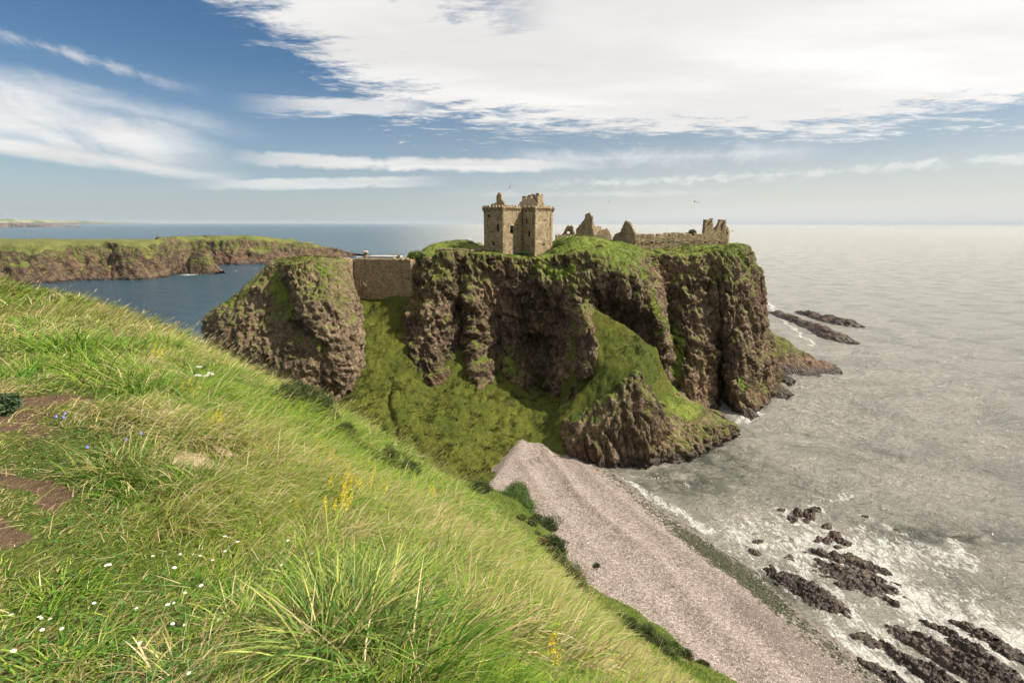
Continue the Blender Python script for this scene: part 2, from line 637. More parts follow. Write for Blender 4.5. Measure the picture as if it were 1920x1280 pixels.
def make_mass(name, cols, center, mat, step, rstep, disp, weights=None, zfun=None, inset=(0.10, 0.45, 1.0), lean=0.25,
              seed=0, grass_bias=0.0, grass_fun=None, moss=0.5, lichen_z=(2, 14), bk=1.0, ring_up=0.5, strata=1.0, steep=(0.52, 0.80), stones=0.0, **props):
    net = []
    c = np.array(center, float)
    for col in cols:
        pts = [PT(*q) for q in col]
        r = pts[0]
        top = []
        for k in inset[::-1]:
            q = r * (1 - k) + c * k
            q[2] = r[2] * (1 - k) + c[2] * k + ring_up * (1 - k)
            top.append(q)
        net.append((top + pts)[::-1])         # bottom -> top
    G = loft(net, step, rstep, True, weights)
    nu, nv = G.shape[:2]
    N = gnormals(G)
    V = G.reshape(-1, 3)
    Nf = N.reshape(-1, 3)
    side = 1 - sstep(Nf[:, 2], 0.55, 0.95)
    q = V.copy()
    q[:, 0] += lean * V[:, 2]
    big = fbm(q * (1, 1, 0.6), 9.0, 4, 0.5, seed)
    stt = fbm(q * (1, 0.35, 0.16), 3.2, 4, 0.55, seed + 20, ridged=True)
    stt2 = fbm(q * (1, 0.5, 0.22), 1.3, 3, 0.55, seed + 40, ridged=True)
    led = fbm(q * (0.25, 0.25, 1), 2.6, 3, 0.5, seed + 60)
    med = fbm(V, 2.2, 4, 0.6, seed + 80)
    crk = np.exp(-(fbm(q * (1, 0.3, 0.11), 5.0, 3, 0.5, seed + 120) / 0.05) ** 2) + 0.6 * np.exp(-(fbm(q * (1, 0.3, 0.16), 2.4, 3, 0.5, seed + 130) / 0.06) ** 2)
    wq = q + 1.3 * np.stack([fbm(V, 3.0, 2, 0.5, seed + 151), fbm(V, 3.0, 2, 0.5, seed + 152), fbm(V, 3.0, 2, 0.5, seed + 153)], 1)
    cv1, cg1 = cellv(wq * (1, 1, 0.42), 3.6, seed + 160)
    cv2, cg2 = cellv(wq * (1, 1, 0.55), 1.35, seed + 170)
    blocks = cv1 * 0.85 + cv2 * 0.32 - 0.7 * np.exp(-(cg1 / 0.09) ** 2) - 0.3 * np.exp(-(cg2 / 0.12) ** 2)
    dsp = disp * bk * blocks + disp * (big * 1.2 + strata * (stt * 0.7 + stt2 * 0.35 - crk * 0.6) + led * 0.3 + med * 0.4)
    if stones:
        dsp += (0.6 - cell(V, 1.15, seed)) * stones + (0.6 - cell(V, 0.55, seed + 5)) * stones * 0.5
    V = V + Nf * (dsp * (0.22 + 0.78 * side))[:, None]
    if zfun is not None:
        V = zfun(V, side)
    G2 = V.reshape(nu, nv, 3)
    N2 = gnormals(G2)
    # smoothed slope for the turf
    nz = N2[..., 2].copy()
    for _ in range(6):
        nz = (nz + np.roll(nz, 1, 0) + np.roll(nz, -1, 0) + np.roll(nz, 1, 1) + np.roll(nz, -1, 1)) / 5
    nz = nz.ravel()
    gr = sstep(nz + grass_bias + 0.10 * fbm(V, 4, 3, 0.6, seed + 90), steep[0], steep[1]) * sstep(V[:, 2], 5.0, 9.0)
    if grass_fun is not None:
        gr = grass_fun(V, gr, nz)
    ms = np.clip(moss * (0.20 + 0.80 * sstep(nz, 0.0, 0.6)) + 0.16 * sstep(V[:, 2], 24, 46), 0, 1)
    li = sstep(V[:, 2], lichen_z[0], lichen_z[0] + 3) * (1 - sstep(V[:, 2], lichen_z[1], lichen_z[1] + 8))
    f = grid_faces(nu, nv, True)
    me = mesh_np(name, V, [f], smooth=False, attrs={'grass': np.clip(gr, 0, 1), 'moss': ms, 'lichen': li})
    o = link(name, me, mat, kind='structure', **props)
    return o, V, N2.reshape(-1, 3), np.clip(gr, 0, 1)


cols = [
    # left side wall of the gully, then the face from left to right, top row first
    [(786, 480, 160), (770, 540, 158), (752, 600, 154), (750, 650, 150), (752, 700, 146), (752, 740, 144)],
    [(796, 486, 148), (784, 545, 142), (760, 610, 139), (758, 665, 136), (766, 715, 133), (770, 750, 132)],
    [(808, 484, 142.5), (798, 545, 137), (786, 610, 133.5), (784, 665, 130.5), (792, 718, 127), (800, 745, 126)],
    [(835, 478, 142), (832, 545, 137), (826, 605, 134), (818, 665, 130.5), (815, 712, 126.5), (815, 745, 125)],
    [(866, 478, 144), (862, 545, 141.5), (866, 610, 140.5), (872, 670, 138), (878, 715, 134), (880, 750, 132)],
    [(898, 480, 143.5), (884, 545, 139.5), (884, 605, 136.5), (888, 660, 133), (896, 724, 127), (900, 750, 126)],
    [(930, 484, 143), (925, 548, 142), (930, 605, 142.5), (934, 655, 141), (938, 700, 135), (940, 740, 133)],
    [(968, 488, 142), (962, 550, 142), (960, 605, 142), (962, 655, 140), (972, 712, 132), (980, 745, 130)],
    [(1000, 490, 142), (1000, 550, 139.5), (1003, 605, 143.5), (1008, 660, 146.5), (1012, 735, 141), (1012, 765, 138)],
    [(1034, 484, 141), (1036, 545, 136.5), (1036, 600, 139.5), (1036, 655, 142), (1036, 735, 134), (1036, 765, 132)],
    [(1066, 478, 139), (1070, 535, 132.5), (1084, 590, 129), (1090, 650, 127.5), (1092, 705, 125), (1092, 745, 124)],
    [(1098, 474, 139), (1106, 520, 133.5), (1112, 552, 135.5), (1116, 600, 138.5), (1116, 650, 138), (1118, 720, 133)],
    [(1136, 472, 138.5), (1140, 515, 131), (1146, 552, 134.5), (1150, 600, 138.5), (1150, 660, 138), (1150, 720, 133)],
    [(1170, 474, 139.5), (1180, 520, 129.5), (1188, 570, 129), (1194, 608, 134), (1198, 655, 136), (1200, 720, 135)],
    [(1192, 480, 141.5), (1212, 530, 131.5), (1228, 575, 129), (1236, 615, 129), (1240, 650, 131), (1242, 720, 132)],
    [(1206, 482, 147), (1226, 532, 140), (1240, 590, 139), (1246, 640, 138), (1250, 690, 134), (1252, 770, 131)],
    [(1236, 482, 149.5), (1242, 540, 148), (1252, 590, 146), (1258, 640, 143), (1262, 700, 138), (1268, 775, 133)],
    [(1268, 484, 148), (1272, 540, 145.5), (1278, 595, 143), (1284, 650, 140.5), (1288, 710, 136.5), (1296, 778, 131.5)],
    [(1304, 480, 149), (1304, 540, 144.5), (1306, 600, 142.5), (1312, 655, 140), (1316, 710, 137), (1322, 780, 133)],
    [(1328, 478, 151), (1326, 540, 146), (1330, 605, 143.5), (1336, 655, 142.5), (1340, 712, 141), (1344, 782, 137)],
    [(1346, 474, 151.5), (1345, 540, 145.8), (1348, 600, 145), (1350, 650, 149), (1353, 712, 150), (1356, 782, 146)],
    [(1372, 474, 151.5), (1376, 535, 144.5), (1376, 600, 143), (1376, 655, 140.5), (1378, 710, 137.5), (1388, 778, 134)],
    [(1392, 470, 154), (1402, 530, 148.5), (1406, 600, 146), (1408, 655, 143.5), (1414, 710, 141), (1424, 762, 138.5)],
    [(1400, 466, 160), (1420, 530, 155), (1428, 600, 152), (1432, 655, 149), (1440, 705, 147), (1452, 745, 145)],
    [(1394, 462, 170), (1420, 520, 168), (1428, 580, 166), (1434, 630, 164), (1442, 670, 162), (1458, 712, 160)],
    [(76, 195, 46), (80, 194, 36), (83, 193, 25), (85, 192, 14), (87, 191, 4), (88, 190, -5)],
    [(68, 228, 45), (72, 232, 34), (75, 235, 22), (77, 237, 12), (79, 240, 3), (80, 241, -5)],
    [(40, 255, 44), (42, 260, 33), (43, 264, 22), (44, 267, 11), (45, 270, 3), (46, 272, -5)],
    [(0, 258, 43), (0, 262, 32), (0, 266, 22), (0, 268, 11), (-1, 272, 3), (-1, 274, -5)],
    [(-36, 240, 40), (-40, 243, 30), (-42, 246, 20), (-44, 248, 11), (-46, 250, 3), (-47, 252, -5)],
    [(-44, 205, 40), (-49, 204, 30), (-52, 204, 20), (-54, 203, 11), (-56, 203, 3), (-58, 203, -5)],
    [(-34, 172, 42), (-40, 172, 33), (-42, 170, 26), (-44, 168, 18), (-46, 168, 10), (-47, 168, 3)],
]
wts = [1.0] * 25 + [0.3] * 7


def plateau(V, side):
    x, y = V[:, 0], V[:, 1]
    top = sstep(V[:, 2], 40, 44)
    b = 3.6 * np.exp(-((x - 27) / 15.0) ** 4 - ((y - 163) / 15) ** 4)
    b2 = 3.4 * np.exp(-((x + 19.5) / 9.5) ** 4 - ((y - 167) / 9) ** 4)
    b3 = 1.2 * np.exp(-((x + 29.5) / 4.0) ** 4 - ((y - 147) / 5) ** 4)
    b4 = 0.9 * np.exp(-((x - 62) / 10.0) ** 4 - ((y - 160) / 6) ** 4)
    n = fbm(np.stack([x, y, x * 0], 1), 5.0, 4, 0.55, 333)
    V = V.copy()
    V[:, 2] += top * (b + b2 + b3 + b4 + n * 0.5 * (1 - side))
    return V


def pline_dist(V, pl):
    dd = np.full(len(V), 99.0)
    for p_, q_ in zip(pl[:-1], pl[1:]):
        pq = q_ - p_
        t = np.clip(((V - p_) @ pq) / (pq @ pq), 0, 1)
        dd = np.minimum(dd, np.linalg.norm(V - p_ - t[:, None] * pq, axis=1))
    return dd


def head_grass(V, gr, nz):
    nn = fbm(V, 2.0, 4, 0.6, 19)
    for pl, w_ in (([(1168, 476, 138.5), (1196, 515, 132.5), (1218, 555, 130.5), (1232, 590, 129.5), (1237, 625, 130)], 2.1),
                   ([(1246, 600, 145), (1272, 645, 141.5), (1262, 700, 139)], 3.0), ([(1255, 560, 147), (1262, 590, 146)], 2.0),
                   ([(1010, 500, 141), (1040, 520, 138.5), (1066, 505, 136)], 2.6), ([(1388, 480, 153), (1410, 520, 152)], 1.8), ([(1385, 715, 139), (1392, 728, 138)], 2.2)):
        d_ = pline_dist(V, [P(*a) for a in pl])
        gr = np.maximum(gr, sstep(w_ - d_ + nn * 1.3, -0.2, 1.0) * 0.9 * sstep(nz, -0.35, 0.1))
    return gr


o_head, Vh, Nh, Gh = make_mass('headland', cols, (12, 205, 46.5), M_cliff, 0.34, 0.34, 1.15, wts, zfun=plateau, inset=(0.07, 0.22, 0.5, 1.0), seed=3,
                               grass_bias=0.0, moss=0.5, grass_fun=head_grass)

# ---------------------------------------------------------------- spur: steep rock at the foot of the grassy wedge
cols = [
    [(1050, 800, 112), (1046, 826, 110), (1046, 850, 108.5), (1046, 868, 108)],
    [(1066, 790, 108.5), (1060, 825, 106), (1062, 856, 104.8), (1062, 880, 104)],
    [(1100, 772, 107.5), (1098, 815, 103.5), (1100, 866, 102.6), (1100, 890, 102)],
    [(1140, 748, 108), (1140, 810, 103), (1144, 873, 102), (1144, 895, 101.5)],
    [(1180, 716, 109.5), (1184, 795, 103.6), (1190, 872, 102.2), (1190, 895, 101.6)],
    [(1206, 704, 111), (1214, 790, 105), (1222, 870, 103), (1224, 895, 102)],
    [(1228, 738, 112), (1240, 800, 107), (1254, 858, 104.5), (1258, 882, 104)],
    [(1262, 780, 113), (1272, 808, 110), (1288, 838, 108), (1292, 860, 107)],
    [(1286, 766, 118), (1308, 795, 113), (1322, 826, 110.8), (1328, 845, 110)],
    [(1316, 764, 122), (1342, 785, 117.5), (1356, 806, 115.5), (1362, 825, 115)],
    [(1338, 780, 128), (1364, 784, 125), (1376, 794, 123.5), (1382, 810, 123)],
    [(48, 138, 8), (52, 138, 4), (56, 138, 1), (58, 138, -4)],
    [(36, 136, 14), (36, 138, 8), (36, 138, 2), (36, 138, -4)],
    [(22, 126, 17), (22, 126, 10), (22, 126, 3), (22, 126, -4)],
    [(12, 120, 8), (12, 120, 6), (12, 120, 3), (12, 120, -4)],
]


def spur_grass(V, gr, nz):
    return gr * (0.55 + 0.45 * fbm(V, 3.0, 3, 0.5, 5))


o_spur, Vs, Ns, Gs = make_mass('spur', cols, (30, 120, 15), M_cliff, 0.28, 0.28, 0.95, None, inset=(0.2, 0.6, 1.0), seed=40, moss=0.5,
                               lichen_z=(1.5, 9), grass_bias=0.02, ring_up=0.0, strata=1.1)

# ---------------------------------------------------------------- rock buttress on the left of the wedge
cols = [
    [(1078, 566, 130.5), (1078, 615, 126.5), (1080, 668, 123.5), (1088, 712, 121)],
    [(1086, 562, 129.4), (1088, 612, 124.0), (1090, 666, 120.5), (1096, 710, 118.5)],
    [(1095, 566, 128.6), (1102, 612, 121.8), (1108, 662, 118.6), (1106, 706, 117.4)],
    [(1104, 574, 128), (1114, 622, 122.3), (1124, 660, 119.6), (1118, 704, 118.6)],
    [(22, 130, 33), (22, 128, 26), (22, 126, 18), (22, 124, 10)],
    [(15, 133, 34), (14, 132, 26), (14, 131, 18), (14, 130, 8)],
]
o_but, Vb_, Nb_, Gb_ = make_mass('buttress', cols, (18.5, 130, 35.5), M_cliff, 0.28, 0.28, 0.75, None, inset=(0.3, 0.7, 1.0), seed=140, moss=0.45, ring_up=0.0, steep=(0.6, 0.85))

# ---------------------------------------------------------------- the big rock left of the wall
cols = [
    [(505, 498, 126), (448, 553, 123), (398, 592, 122), (390, 640, 121), (398, 700, 120), (400, 780, 118)],
    [(512, 502, 118), (458, 556, 116), (415, 600, 114), (404, 650, 112), (420, 715, 111), (430, 790, 110)],
    [(522, 504, 115), (490, 560, 112.5), (455, 612, 109), (440, 665, 108), (452, 725, 108), (460, 790, 108)],
    [(534, 502, 112.0), (522, 560, 111.5), (505, 615, 107.5), (492, 668, 105.5), (495, 725, 106), (500, 790, 106)],
    [(552, 499, 111.5), (548, 558, 107.5), (545, 612, 106.3), (542, 668, 104.3), (545, 730, 105), (550, 800, 105)],
    [(580, 495, 112), (590, 555, 107.3), (595, 612, 105), (595, 668, 104), (592, 730, 105), (595, 800, 105)],
    [(605, 491, 114), (626, 552, 109), (638, 612, 106.5), (640, 668, 106), (632, 720, 106.5), (620, 790, 107)],
    [(622, 489, 118), (650, 548, 113), (664, 605, 110), (666, 662, 109.5), (655, 712, 110), (640, 770, 110)],
    [(640, 492, 126), (664, 548, 121), (675, 600, 117), (674, 655, 115), (664, 705, 114), (650, 755, 114)],
    [(-49, 138, 45), (-47, 137, 38), (-44.5, 135, 30), (-43, 132, 22), (-43.5, 130, 14), (-44, 128, 4)],
    [(-54, 145, 44.5), (-52, 147, 36), (-51, 148, 28), (-51, 148, 20), (-52, 148, 12), (-53, 148, 3)],
    [(-56, 144, 44.8), (-58, 148, 36), (-60, 150, 26), (-60, 152, 16), (-60, 154, 8), (-60, 156, -3)],
    [(-62, 136, 45), (-68, 139, 36), (-74, 142, 26), (-76, 143, 17), (-78, 144, 8), (-80, 146, -3)],
]


def stack_grass(V, gr, nz):
    # turf runs down the gully between the two blocks
    a, b, c_ = P(512, 505, 116), P(540, 580, 110), P(600, 650, 105)
    e = P(440, 565, 117)

    def dist(p, q):
        pq = q - p
        t = np.clip(((V - p) @ pq) / (pq @ pq), 0, 1)
        return np.linalg.norm(V - p - t[:, None] * pq, axis=1)
    dd = np.minimum(np.minimum(dist(a, b), dist(b, c_) + 1.0), dist(a, e) + 1.2)
    d2 = dist(P(600, 497, 113), P(655, 590, 112)) + 1.6
    nn = fbm(V, 2.2, 4, 0.6, 9)
    g = sstep(-np.minimum(dd, d2) + 2.8 + nn * 1.8, -0.3, 1.2) * 0.95
    return np.maximum(gr, g * sstep(nz, -0.15, 0.25))


def stack_z(V, side):
    # gully cut between the two blocks
    a, b, c_ = P(508, 500, 115), P(536, 585, 109), P(575, 640, 104.5)

    def dist(p, q):
        pq = q - p
        t = np.clip(((V - p) @ pq) / (pq @ pq), 0, 1)
        return np.linalg.norm(V - p - t[:, None] * pq, axis=1)
    dd = np.minimum(dist(a, b), dist(b, c_) + 0.8)
    V = V.copy()
    V[:, 1] += 3.0 * np.exp(-(dd / 2.6) ** 2)
    V[:, 0] -= 0.6 * np.exp(-(dd / 2.6) ** 2)
    return V


o_stack, Vk, Nk, Gk = make_mass('rock_stack', cols, (-56, 130, 46.2), M_stack, 0.28, 0.28, 1.0, [1.0] * 9 + [0.35] * 4, zfun=stack_z, seed=70, moss=0.42,
                                grass_fun=stack_grass, inset=(0.12, 0.5, 1.0), strata=0.45, lichen_z=(60, 70), stones=0.6, steep=(0.62, 0.85), bk=0.6)

# ---------------------------------------------------------------- grassy bowl and the wedge of turf
W = lambda *a: tuple(np.array(a, float))
bowl_pts = [P(*a) for a in [
    (665, 546, 147), (700, 550, 146), (785, 512, 147), (740, 545, 146),
    (700, 600, 140), (740, 600, 139), (700, 650, 131), (745, 650, 131), (680, 715, 121), (640, 742, 112), (700, 730, 115), (755, 710, 124),
    (800, 700, 129), (850, 705, 129), (900, 720, 127), (950, 715, 129), (1000, 750, 124), (1030, 745, 126),
    (1000, 800, 113), (900, 800, 109), (940, 842, 103), (1045, 842, 108), (850, 880, 92.5), (780, 860, 95), (700, 800, 104), (760, 780, 107.5), (850, 770, 115),
    (1068, 800, 108.2)]]
wedge_pts = [P(*a) for a in [(1085, 565, 128.5), (1140, 598, 125.2), (1228, 652, 121.5), (1100, 635, 122.5), (1180, 655, 118.4), (1124, 696, 115.5), (1204, 698, 112.4), (1170, 708, 112.2), (1100, 758, 110.8), (1062, 796, 108.6), (1130, 745, 109.5)]]
wedge_pts += [W0 for W0 in (np.array((20.0, 134.0, 40.0)), np.array((8.0, 112.0, 6.0)), np.array((20, 106.5, 4.0)))]
bowl_pts += [W(-40, 152, 34), W(-30, 160, 36), W(-60, 160, 5), W(-60, 100, 6), W(-75, 110, -2), W(-40, 95, 8), W(-20, 88, 6), W(-5, 86, 4), W(48, 128, -2), W(46, 116, -3),
             W(10.5, 133, 6), W(13, 138, 4), W(5, 135, 8), W(16, 130, 7), W(22, 122, 6), W(28, 120, 4), W(20, 114, 6), W(12, 103.5, 1.4), W(18, 103, 0), W(24, 104, -1), W(30, 107, -2), W(36, 112, -2), W(14, 99, 0), W(20, 98, -2), W(21, 111, 7), W(30, 114, 5), W(15, 108, 5),
             W(52, 138, 0), W(42, 108, -1), W(30, 98, -3), W(-10, 140, 20), W(12, 96, 1.0), W(-12, 150, 28)]
T_bowl = TPS(bowl_pts, 0.02, 50)
T_wedge = TPS(wedge_pts, 0.01, 30)


def f_bowl(x, y):
    z = T_bowl(x, y)
    q = np.stack([np.ravel(x), np.ravel(y), np.ravel(x) * 0], 1)
    n = fbm(q, 5, 4, 0.55, 201) * 0.75 + fbm(q, 1.3, 3, 0.6, 202) * 0.30 - np.maximum(0, fbm(q, 9, 3, 0.5, 203, ridged=True)) * 0.9
    # the wedge is a narrow ramp: it breaks off behind its upper edge and on its seaward side
    a, b, c = P(1083, 563, 128.8)[:2], P(1229, 650, 121.6)[:2], P(1197, 702, 112.4)[:2]
    d1 = b - a; d1 /= np.linalg.norm(d1)
    s1_ = (q[:, 0] - a[0]) * -d1[1] + (q[:, 1] - a[1]) * d1[0]
    along = (q[:, 0] - a[0]) * d1[0] + (q[:, 1] - a[1]) * d1[1]
    wob = fbm(q, 2.5, 3, 0.5, 207) * 0.35
    n = n * (1 - 0.7 * np.exp(-(s1_ / 3.0) ** 2) * (along > -1))
    drop1 = np.maximum(0, s1_ + wob) * 3.5 * sstep(along, -3.0, 0.5)
    d2 = c - b; d2 /= np.linalg.norm(d2)
    s2_ = -((q[:, 0] - b[0]) * d2[1] - (q[:, 1] - b[1]) * d2[0])
    drop2 = np.maximum(0, s2_ + wob - 0.2) * 3.2
    m_ = P(1126, 690, 116.3)[:2]
    d3 = m_ - a; L3_ = np.linalg.norm(d3); d3 /= L3_
    s3_ = (q[:, 0] - a[0]) * d3[1] - (q[:, 1] - a[1]) * d3[0]
    al3 = (q[:, 0] - a[0]) * d3[0] + (q[:, 1] - a[1]) * d3[1]
    drop3 = np.maximum(0, s3_ + wob) * 3.0 * (1 - sstep(al3, L3_ - 2.0, L3_ + 1.0)) + np.maximum(0, al3 - L3_ - 9.5) * 2.0
    wz = T_wedge(q[:, 0], q[:, 1]) - np.maximum(drop1, drop2 * (q[:, 0] > 24)) - drop3 - np.maximum(0, -al3 - 0.3) * 6.0 - np.maximum(0, s3_ - 1.0) * 3.0 * (al3 < L3_ - 1)
    zb = np.ravel(z)
    k_ = 1.5
    hh_ = np.clip(0.5 + 0.5 * (wz - zb) / k_, 0, 1)
    zz2 = zb * (1 - hh_) + wz * hh_ + k_ * hh_ * (1 - hh_)
    return (zz2 + n).reshape(np.shape(x))


def trench(xs, ys, z):
    pth = np.array([PZ(735, 728, 13), PZ(728, 762, 11), PZ(740, 800, 9.0), PZ(752, 845, 7.0)])[:, :2]
    q = np.stack([xs.ravel(), ys.ravel()], 1)
    dd = np.full(len(q), 99.0)
    for a, b in zip(pth[:-1], pth[1:]):
        t = np.clip(((q - a) @ (b - a)) / ((b - a) @ (b - a)), 0, 1)
        dd = np.minimum(dd, np.linalg.norm(q - a - t[:, None] * (b - a), axis=1))
    dd = dd.reshape(z.shape)
    return z - 0.9 * np.exp(-(dd / 0.55) ** 2) + 0.4 * np.exp(-((dd - 1.6) / 0.9) ** 2)


f_bowl2 = lambda x, y: trench(x, y, f_bowl(x, y))
o_bowl = height_sheet('grass_slope', np.arange(-78, 52, 0.32), np.arange(84, 165, 0.32), f_bowl2, M_slope, kind='structure')

# ---------------------------------------------------------------- beach
M_beach, out = new_mat('shingle')
p = geo()
pc = voro(p, 4.5, 'F1', 'Color')
a_, b_, c_ = xyz(pc)
pc2 = voro(p, 11.0, 'F1', 'Color')
a2_, b2_, c2_ = xyz(pc2)
mixv = a_ * 0.45 + a2_ * 0.35 + noise(p, 0.4, 4, 0.6) * 0.3
col = ramp(mixv, [(0.15, (0.055, 0.041, 0.036)), (0.4, (0.155, 0.122, 0.103)), (0.65, (0.265, 0.216, 0.186)), (0.95, (0.46, 0.395, 0.35))])
_, _, pz_ = xyz(p)
tl = attr('track')
col = mixc(tl * ss(noise(p, 1.2, 4, 0.7), 0.36, 0.56) * 0.8, col, (0.075, 0.05, 0.04))
wet = ss(pz_ + (noise(p, 0.5, 5, 0.6) - 0.5) * 0.9, 0.75, 0.25)
weed = ss(noise(p, 1.1, 6, 0.75) + attr('weed') * 0.55, 0.66, 0.76)
col = mixc(attr('damp') * 0.6, col, (0.095, 0.068, 0.062))
col = mixc(wet * 0.7, col, (0.13, 0.11, 0.095))
col = mixc(weed * 0.9, col, mixc(noise(p, 3.5, 4, 0.6), (0.012, 0.016, 0.006), (0.055, 0.055, 0.02)))
h = (1.0 - voro(p, 4.5)) * 0.5 + (1.0 - voro(p, 11.0)) * 0.3
principled(out, col, 0.85 - wet * 0.45, bump(h, 1.0, 0.22), spec=0.3)

waterline = [PZ(*q) for q in [(1140, 872), (1165, 895), (1200, 922), (1245, 955), (1290, 990), (1350, 1030), (1420, 1082), (1500, 1148), (1560, 1195), (1640, 1255), (1690, 1285)]]
WL = np.array(waterline + [PZ(1780, 1350), PZ(1900, 1450)])
bp = [W(q[0], q[1], 0) for q in WL]
nrm = np.array([0.80, 0.55])
bp += [W(q[0] + nrm[0] * 9, q[1] + nrm[1] * 9, -1.7) for q in WL]
bp += [W(q[0] - nrm[0] * 8, q[1] - nrm[1] * 8, 1.5) for q in WL]
bp += [P(930, 822, 106), W(4, 80, 3.3), W(11, 63, 3.4), W(22, 49, 3.5), W(29, 43, 3.6), W(-4, 90, 4.2), W(40, 28, 3.6), W(10, 98, 2.4), W(5, 105, 3.6), W(14, 103, 1.5), W(-10, 95, 4)]
T_beach = TPS(bp, 0.01, 50)


def polydist(q, pl):
    dd = np.full(len(q), 1e9)
    for a, b in zip(pl[:-1], pl[1:]):
        ab = b - a
        t = np.clip(((q - a) @ ab) / (ab @ ab), 0, 1)
        dd = np.minimum(dd, np.linalg.norm(q - a - t[:, None] * ab, axis=1))
    return dd


def f_beach(x, y):
    q = np.stack([np.ravel(x), np.ravel(y), np.ravel(x) * 0], 1)
    n = fbm(q, 3.5, 3, 0.5, 301) * 0.07 + fbm(q, 0.6, 2, 0.5, 302) * 0.03
    dw = polydist(q[:, :2], WL[:, :2])
    n = n + 0.26 * np.cos(dw * 0.85 + 0.8 * fbm(q, 12, 2, 0.5, 303)) * sstep(dw, 3, 7) * (1 - sstep(dw, 18, 26))
    n = n - 1.6 * sstep(-q[:, 0] + 0.35 * (q[:, 1] - 92), 2.5, 6.5)
    return T_beach(x, y) + n.reshape(np.shape(x))


def beach_attr(V):
    dw = polydist(V[:, :2], WL[:, :2])
    n = fbm(V * (1, 1, 0), 12, 2, 0.5, 303)
    along = sstep(V[:, 1], 58, 66) * 0.35 + 0.65 * (1 - sstep(V[:, 1], 78, 86))
    weed = np.exp(-((dw - 2.4) / 2.6) ** 2) * (0.35 + 0.65 * np.exp(-((V[:, 1] - 68) / 9.0) ** 2)) * (V[:, 2] > -0.3)
    tr = sstep(np.cos(dw * 0.85 + 0.8 * n), 0.45, 1.0) * sstep(dw, 6, 9) * (1 - sstep(dw, 20, 24)) * (0.25 + 0.75 * sstep(V[:, 1], 64, 78))
    damp = np.exp(-((dw - 6.5 - n * 1.5) / 4.0) ** 2) * (0.15 + 0.85 * sstep(-V[:, 1], -66, -56))
    return {'damp': damp, 'weed': weed, 'track': tr * 0.8}


o_beach = height_sheet('beach', np.arange(-16, 75, 0.22), np.arange(16, 112, 0.22), f_beach, M_beach, beach_attr, kind='structure')

# ---------------------------------------------------------------- the grassy hill the photographer stands on
hp = [P(*a) for a in [
    (960, 1280, 1.6), (500, 1280, 1.6), (0, 1280, 1.7), (0, 900, 3.2), (300, 900, 3.4), (0, 700, 6), (200, 720, 5.4), (0, 600, 12), (0, 552, 20), (110, 560, 18),
    (200, 582, 16), (300, 612, 15), (390, 656, 14), (500, 726, 13), (570, 765, 12.5), (640, 806, 12), (740, 865, 11), (850, 926, 10), (960, 1006, 8.5), (1060, 1106, 7), (1150, 1222, 5.4),
    (640, 1000, 3.6), (400, 800, 4.6), (800, 1000, 4.7), (960, 1150, 3.0), (1100, 1280, 2.5), (600, 860, 6.5), (450, 740, 8), (250, 640, 10), (800, 1150, 2.5)]]
hp += [W(*a) for a in [
    (0, -5, 54.2), (-10, -6, 54.6), (8, -8, 52), (-22, 0, 54.4), (-40, 5, 54), (-14, 3, 53.6), (12, -4, 48), (26, -5, 33), (20, 12, 33), (3.6, 5, 47.2), (5.5, 3.0, 47.0), (4, 0, 50.3),
    (-30, 22, 51), (-34, 34, 46), (-26, 30, 47), (-19, 26, 47.5), (-14, 24, 46), (-11, 22, 44.5), (-8, 21, 42.5), (-5, 20, 41), (-2, 18, 39.5), (1.5, 15, 39.5), (4, 11, 41), (7, 7, 41.5),
    (5, 18, 35.5), (3.5, 35, 25.5), (8, 46, 12), (15, 30, 20), (21, 35, 13), (0.5, 74, 6.5), (-5, 84, 5.2), (4.5, 78, 3.2), (11.3, 63, 3.3), (22.5, 48.5, 3.4), (29.5, 42, 3.4), (40, 26, 3.4),
    (9, 80, 0), (17, 65, 0), (28, 52, 0), (36, 45, 0), (48, 28, 0),
    (-20, 76, 9), (-40, 82, 9), (-30, 55, 24), (-15, 56, 20), (-5, 60, 13), (-16, 38, 35), (-36, 50, 34), (-50, 50, 32), (-50, 70, 15), (-4, 34, 29), (-15, 90, 4), (-50, 95, 2), (-70, 60, 12), (-60, 25, 48)]]
T_hill = TPS(hp, 0.0005, 20)


def f_hill(x, y, rough=True):
    z = T_hill(x, y)
    q = np.stack([np.ravel(x), np.ravel(y), np.ravel(x) * 0], 1)
    r = np.linalg.norm(q[:, :2], axis=1)
    n = fbm(q, 0.9, 4, 0.5, 401) * 0.05 * sstep(r, 0.8, 4) + fbm(q, 3.5, 3, 0.5, 405) * 0.22 * sstep(r, 3, 14) + fbm(q, 9, 3, 0.5, 406) * 0.9 * sstep(r, 22, 45)
    return z + n.reshape(np.shape(x))


_hillr = np.concatenate([np.linspace(0.0, 1.2, 10), 1.2 * 1.018 ** np.arange(1, 252)])
_hillt = np.linspace(-math.pi, math.pi, 720, endpoint=False)
RR, TT = np.meshgrid(_hillr, _hillt, indexing='ij')
HX, HY = RR * np.sin(TT), RR * np.cos(TT)
HZ = f_hill(HX, HY)


def G_hit(px, py):
    """where the view ray through a photo pixel meets the hill"""
    u, y, z = ray(px, py)
    t = np.geomspace(1.2, 120, 900)
    X_, Y_, Z_ = u * t, y * t, CAM_H + z * t
    h = f_hill(X_, Y_)
    k = np.argmax(Z_ < h)
    if not (Z_ < h).any():
        return None
    t0, t1 = t[max(k - 1, 0)], t[k]
    tt = np.linspace(t0, t1, 30)
    h = f_hill(u * tt, y * tt)
    k = np.argmax(CAM_H + z * tt < h)
    return np.array([u * tt[k], y * tt[k], float(h[k])])


